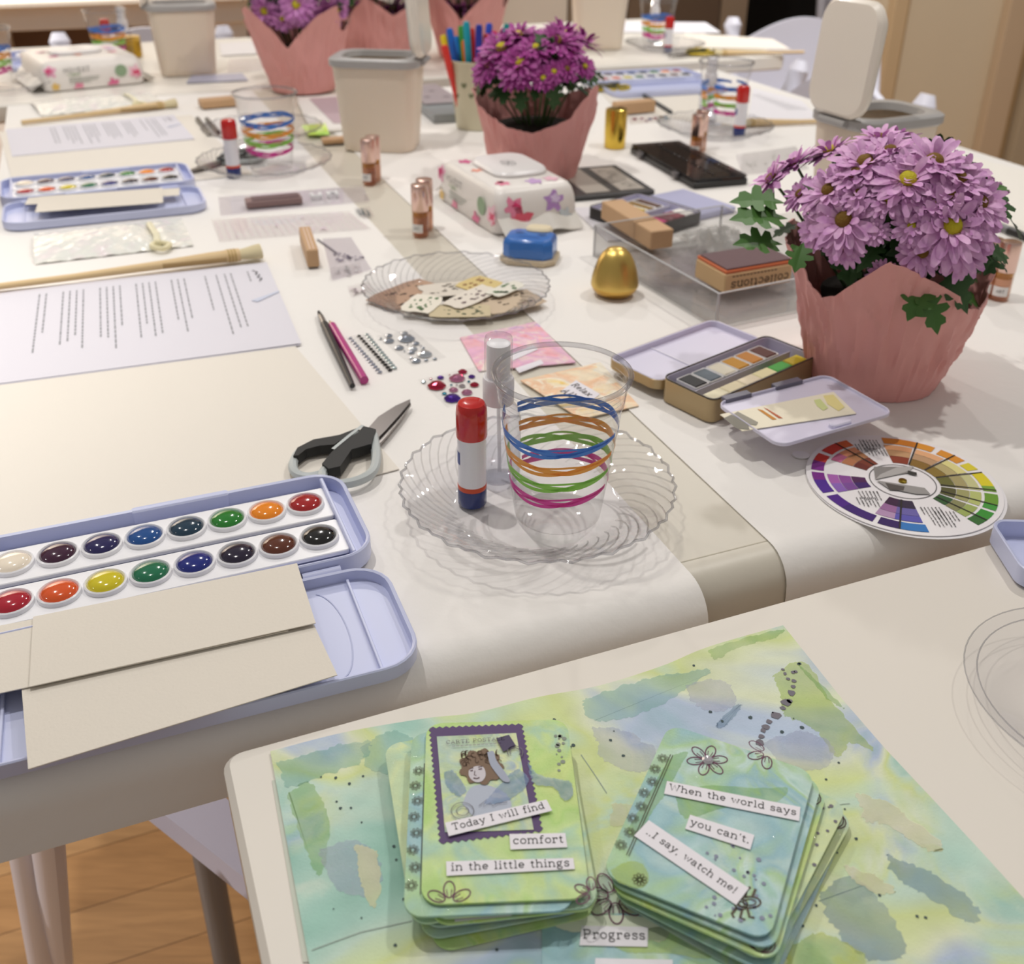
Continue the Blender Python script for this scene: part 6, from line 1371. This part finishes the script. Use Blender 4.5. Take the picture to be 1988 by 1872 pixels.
def ctext(s, a, b2, hx, sx=1.0, wt=.8):
    A, B = [inv(TC, at(*q, zz)) for q in (a, b2)]; d = B - A; g = text_g(s, d.length, sx, wt); c = (A + B) / 2; mk('stamp_text', tf(g, (c.x, c.y, zf), atan2(d.y, d.x)), M(hx, .7), TC)
ctext('CARTE POSTALE', (866, 1446), (980, 1438), '5c4a5c', 1.0, .7)
ctext('REPUBLIQUE FRANCAISE', (891, 1432), (957, 1428.5), '8a7a86', 1, .8)
mk('stamp_text', add(*[ribbon(lpx(TC, [(878 + 8 * i, 1452.5 - .5 * i), (884 + 8 * i, 1452 - .5 * i)], zz), .0003, zf) for i in range(12)]), M('8a7a86', .7), TC)
mk('signature', ribbon(lpx(TC, [(930, 1568), (945, 1556), (938, 1570), (952, 1562), (956, 1568), (966, 1563), (985, 1561)], zz), .0003, zf), M('5a5668', .7), TC)
strip(TC, 'Today I will find', (864, 1598), (1061, 1553), (1072, 1574.5), (871, 1624), zz + .0011)
strip(TC, 'comfort', (989, 1620), (1097.5, 1618), (1101.5, 1645.5), (991, 1650), zz + .0004)
strip(TC, 'in the little things', (866, 1673), (1113, 1666.5), (1116, 1688), (867, 1701), zz + .0004, .93)
petals(TC, (872, 1752), 46, 6, 30, zz, PLUM, part=(0, 1, 2)); petals(TC, (1150, 1735), 36, 6, 90, zz, PLUM, part=(0, 1, 2))
mk('ink_smudge', add(*[disc(random.uniform(.0004, .0012), 7, zl, *lpx(TC, [(random.uniform(1078, 1096), random.uniform(1428, 1500))], zz)[0]) for _ in range(14)]), M('8c948a', .8), TC)
# right stack
ctr, rz, w_, h_ = frame4((1303, 1410), (1596, 1502), (1477, 1826), (1163, 1691), ZT)
rl = ['lowest card of the right stack, long blue edge toward the lower right', 'second lowest card of the right stack with a plum flower corner', 'card low in the right stack turned further clockwise', 'pale green speckled card fanned out to the right', 'card with brown petals at its corner in the right stack', 'card directly under the top right card']
ro = [(.009, -.0085, -9), (.0105, -.0040, -12), (.0060, -.0070, -5), (.0085, -.0030, -10), (.0035, -.0050, -2), (.0022, -.0026, -1)]
for k, (lab, (dx, dy, dr)) in enumerate(zip(rl, ro)):
    z = .0018 + .00225 * k; Tk = word_card(lab, ctr.x + dx, ctr.y + dy, z, rz + dr, CARDM[(3, 2, 1, 2, 0, 1)[k]], w_, h_)
    if k in (1, 4): mk('flower_drawing', add(*[ribbon(arc(w_ / 2 - .007, (h_ / 2 - .006) * s, .003 + .0012 * i, .0045, 200, 420, 10), .0004, .0013) for i in range(3) for s in (1, -1)]), M('5a3040', .7), Tk)
    if k == 3: mk('splatter', add(*[disc(random.uniform(.0005, .0012), 7, .0013, w_ / 2 - random.uniform(.001, .009), random.uniform(-.3, .45) * h_) for _ in range(14)]), GDOT, Tk)
TR_ = word_card('top card of the right stack, says when the world says you can\'t', ctr.x, ctr.y, ZT - .0011, rz, CARDM[1], w_, h_)
zlr = TZ + zz - TR_.location.z
def on2(name, pts, m, k=0, jit=1.5): return mk(name, flat(lpx(TR_, soft(pts, 4, jit), zz), zlr + .0001 * k), m, TR_)
on2('green_wash', [(1310, 1465), (1335, 1460), (1320, 1490), (1290, 1545), (1270, 1570), (1240, 1620), (1220, 1610), (1260, 1540), (1295, 1480)], LEAFW, -1)
on2('green_wash', [(1185, 1690), (1220, 1672), (1250, 1680), (1260, 1710), (1240, 1725), (1200, 1712)], LIME, -1)
on2('green_wash', [(1310, 1540), (1370, 1525), (1470, 1530), (1530, 1530), (1500, 1560), (1400, 1570), (1330, 1590)], LEAFW, -1)
daisy_border(TR_, -w_ / 2 + .0005, -w_ / 2 + .0058, -h_ * .36, h_ * .30, 8, .0014)
petals(TR_, (1373, 1476), 39, 6, 90, zz, PLUM); petals(TR_, (1490, 1462), 40, 6, 100, zz, PLUM, part=(1, 2, 3))
gm = mk('gem', tf(lathe([(.0026, .0012), (.0026, .0016), (.0017, .0024), (.0001, .0026)], 10), lpx(TR_, [(1374, 1476)], zz)[0] + (0,)), M('c9c6cc', .08, .6, coat=.5), TR_)
strip(TR_, 'When the world says', (1295, 1517), (1554, 1567.5), (1551.5, 1594.6), (1289, 1541.6), zz + .0003, .95)
strip(TR_, "you can't.", (1339.7, 1582.4), (1464.6, 1621.8), (1456.5, 1650.3), (1330, 1609.6), zz + .0003, .92)
strip(TR_, '..I say, watch me!', (1259.5, 1593), (1454, 1725), (1429, 1757.6), (1231, 1623), zz + .0003, .88)
def bee(c, s, z):
    P = lambda pts: lpx(TR_, [(c[0] + x * s, c[1] + y * s) for x, y in pts], zz); gs = []
    for x, y, rx, ry in ((0, 0, 22, 11), (-16, 4, 12, 10)): gs += [ribbon(P(arc(x, y, rx, ry, 0, 360, 16)), .0007, z), ribbon(P(arc(x, y, rx * .6, ry * .55, 0, 360, 12)), .0005, z)]
    for pts in ([(-24, 10), (-34, 22), (-30, 30)], [(-14, 14), (-18, 30), (-8, 34)], [(-4, 12), (0, 28), (10, 30)], [(-8, -10), (-6, -24), (2, -30)], [(6, -12), (12, -26)]): gs.append(ribbon(P(pts), .0010, z))
    return mk('bee_print', add(*gs), M('5a5044', .7), TR_)
bee((1455, 1752), 1.0, zlr)
mk('splatter', add(*[disc(random.uniform(.0004, .0011), 7, zlr, *lpx(TR_, [(random.uniform(1370, 1500), random.uniform(1640, 1790))], zz)[0]) for _ in range(40)]), M('8a90a4', .8), TR_)
petals(TR_, (1242, 1708), 14, 9, 0, zz, M('5f6040', .7), w2=.0003)
# flat card under both stacks
z0 = FZ + .0008
TP = thing('word_card', 'card lying flat between the two stacks, reading progress', 'card', tuple(at(1190, 1800, z0)), 0)
P = [inv(TP, at(*q, z0)) for q in ((1052, 1905), (1052, 1775), (1400, 1775), (1420, 1905))]
mk('card_face', prism([(p.x, p.y) for p in P], 0, .0004), CARDM[1], TP)
zz2 = z0 + .0006
mk('pale_wash', flat(lpx(TP, soft([(1060, 1785), (1150, 1778), (1250, 1780), (1300, 1800), (1280, 1830), (1200, 1800), (1120, 1810), (1080, 1800)], 4, 2), zz2), .0006), M('dfe6d0', .8), TP)
mk('green_wash', flat(lpx(TP, soft([(1180, 1830), (1270, 1800), (1350, 1800), (1380, 1860), (1290, 1850), (1220, 1850)], 4, 2), zz2), .0006), LIME, TP)
petals(TP, (1193, 1742), 56, 7, -90, zz2 + .0002, PLUM, w2=.0006)
strip(TP, 'Progress', (1129, 1798), (1258, 1800), (1257, 1839), (1125, 1836), zz2 + .0002, .93)
strip(TP, '', (1156, 1861), (1306, 1864), (1306, 1905), (1152, 1905), zz2 + .0002)
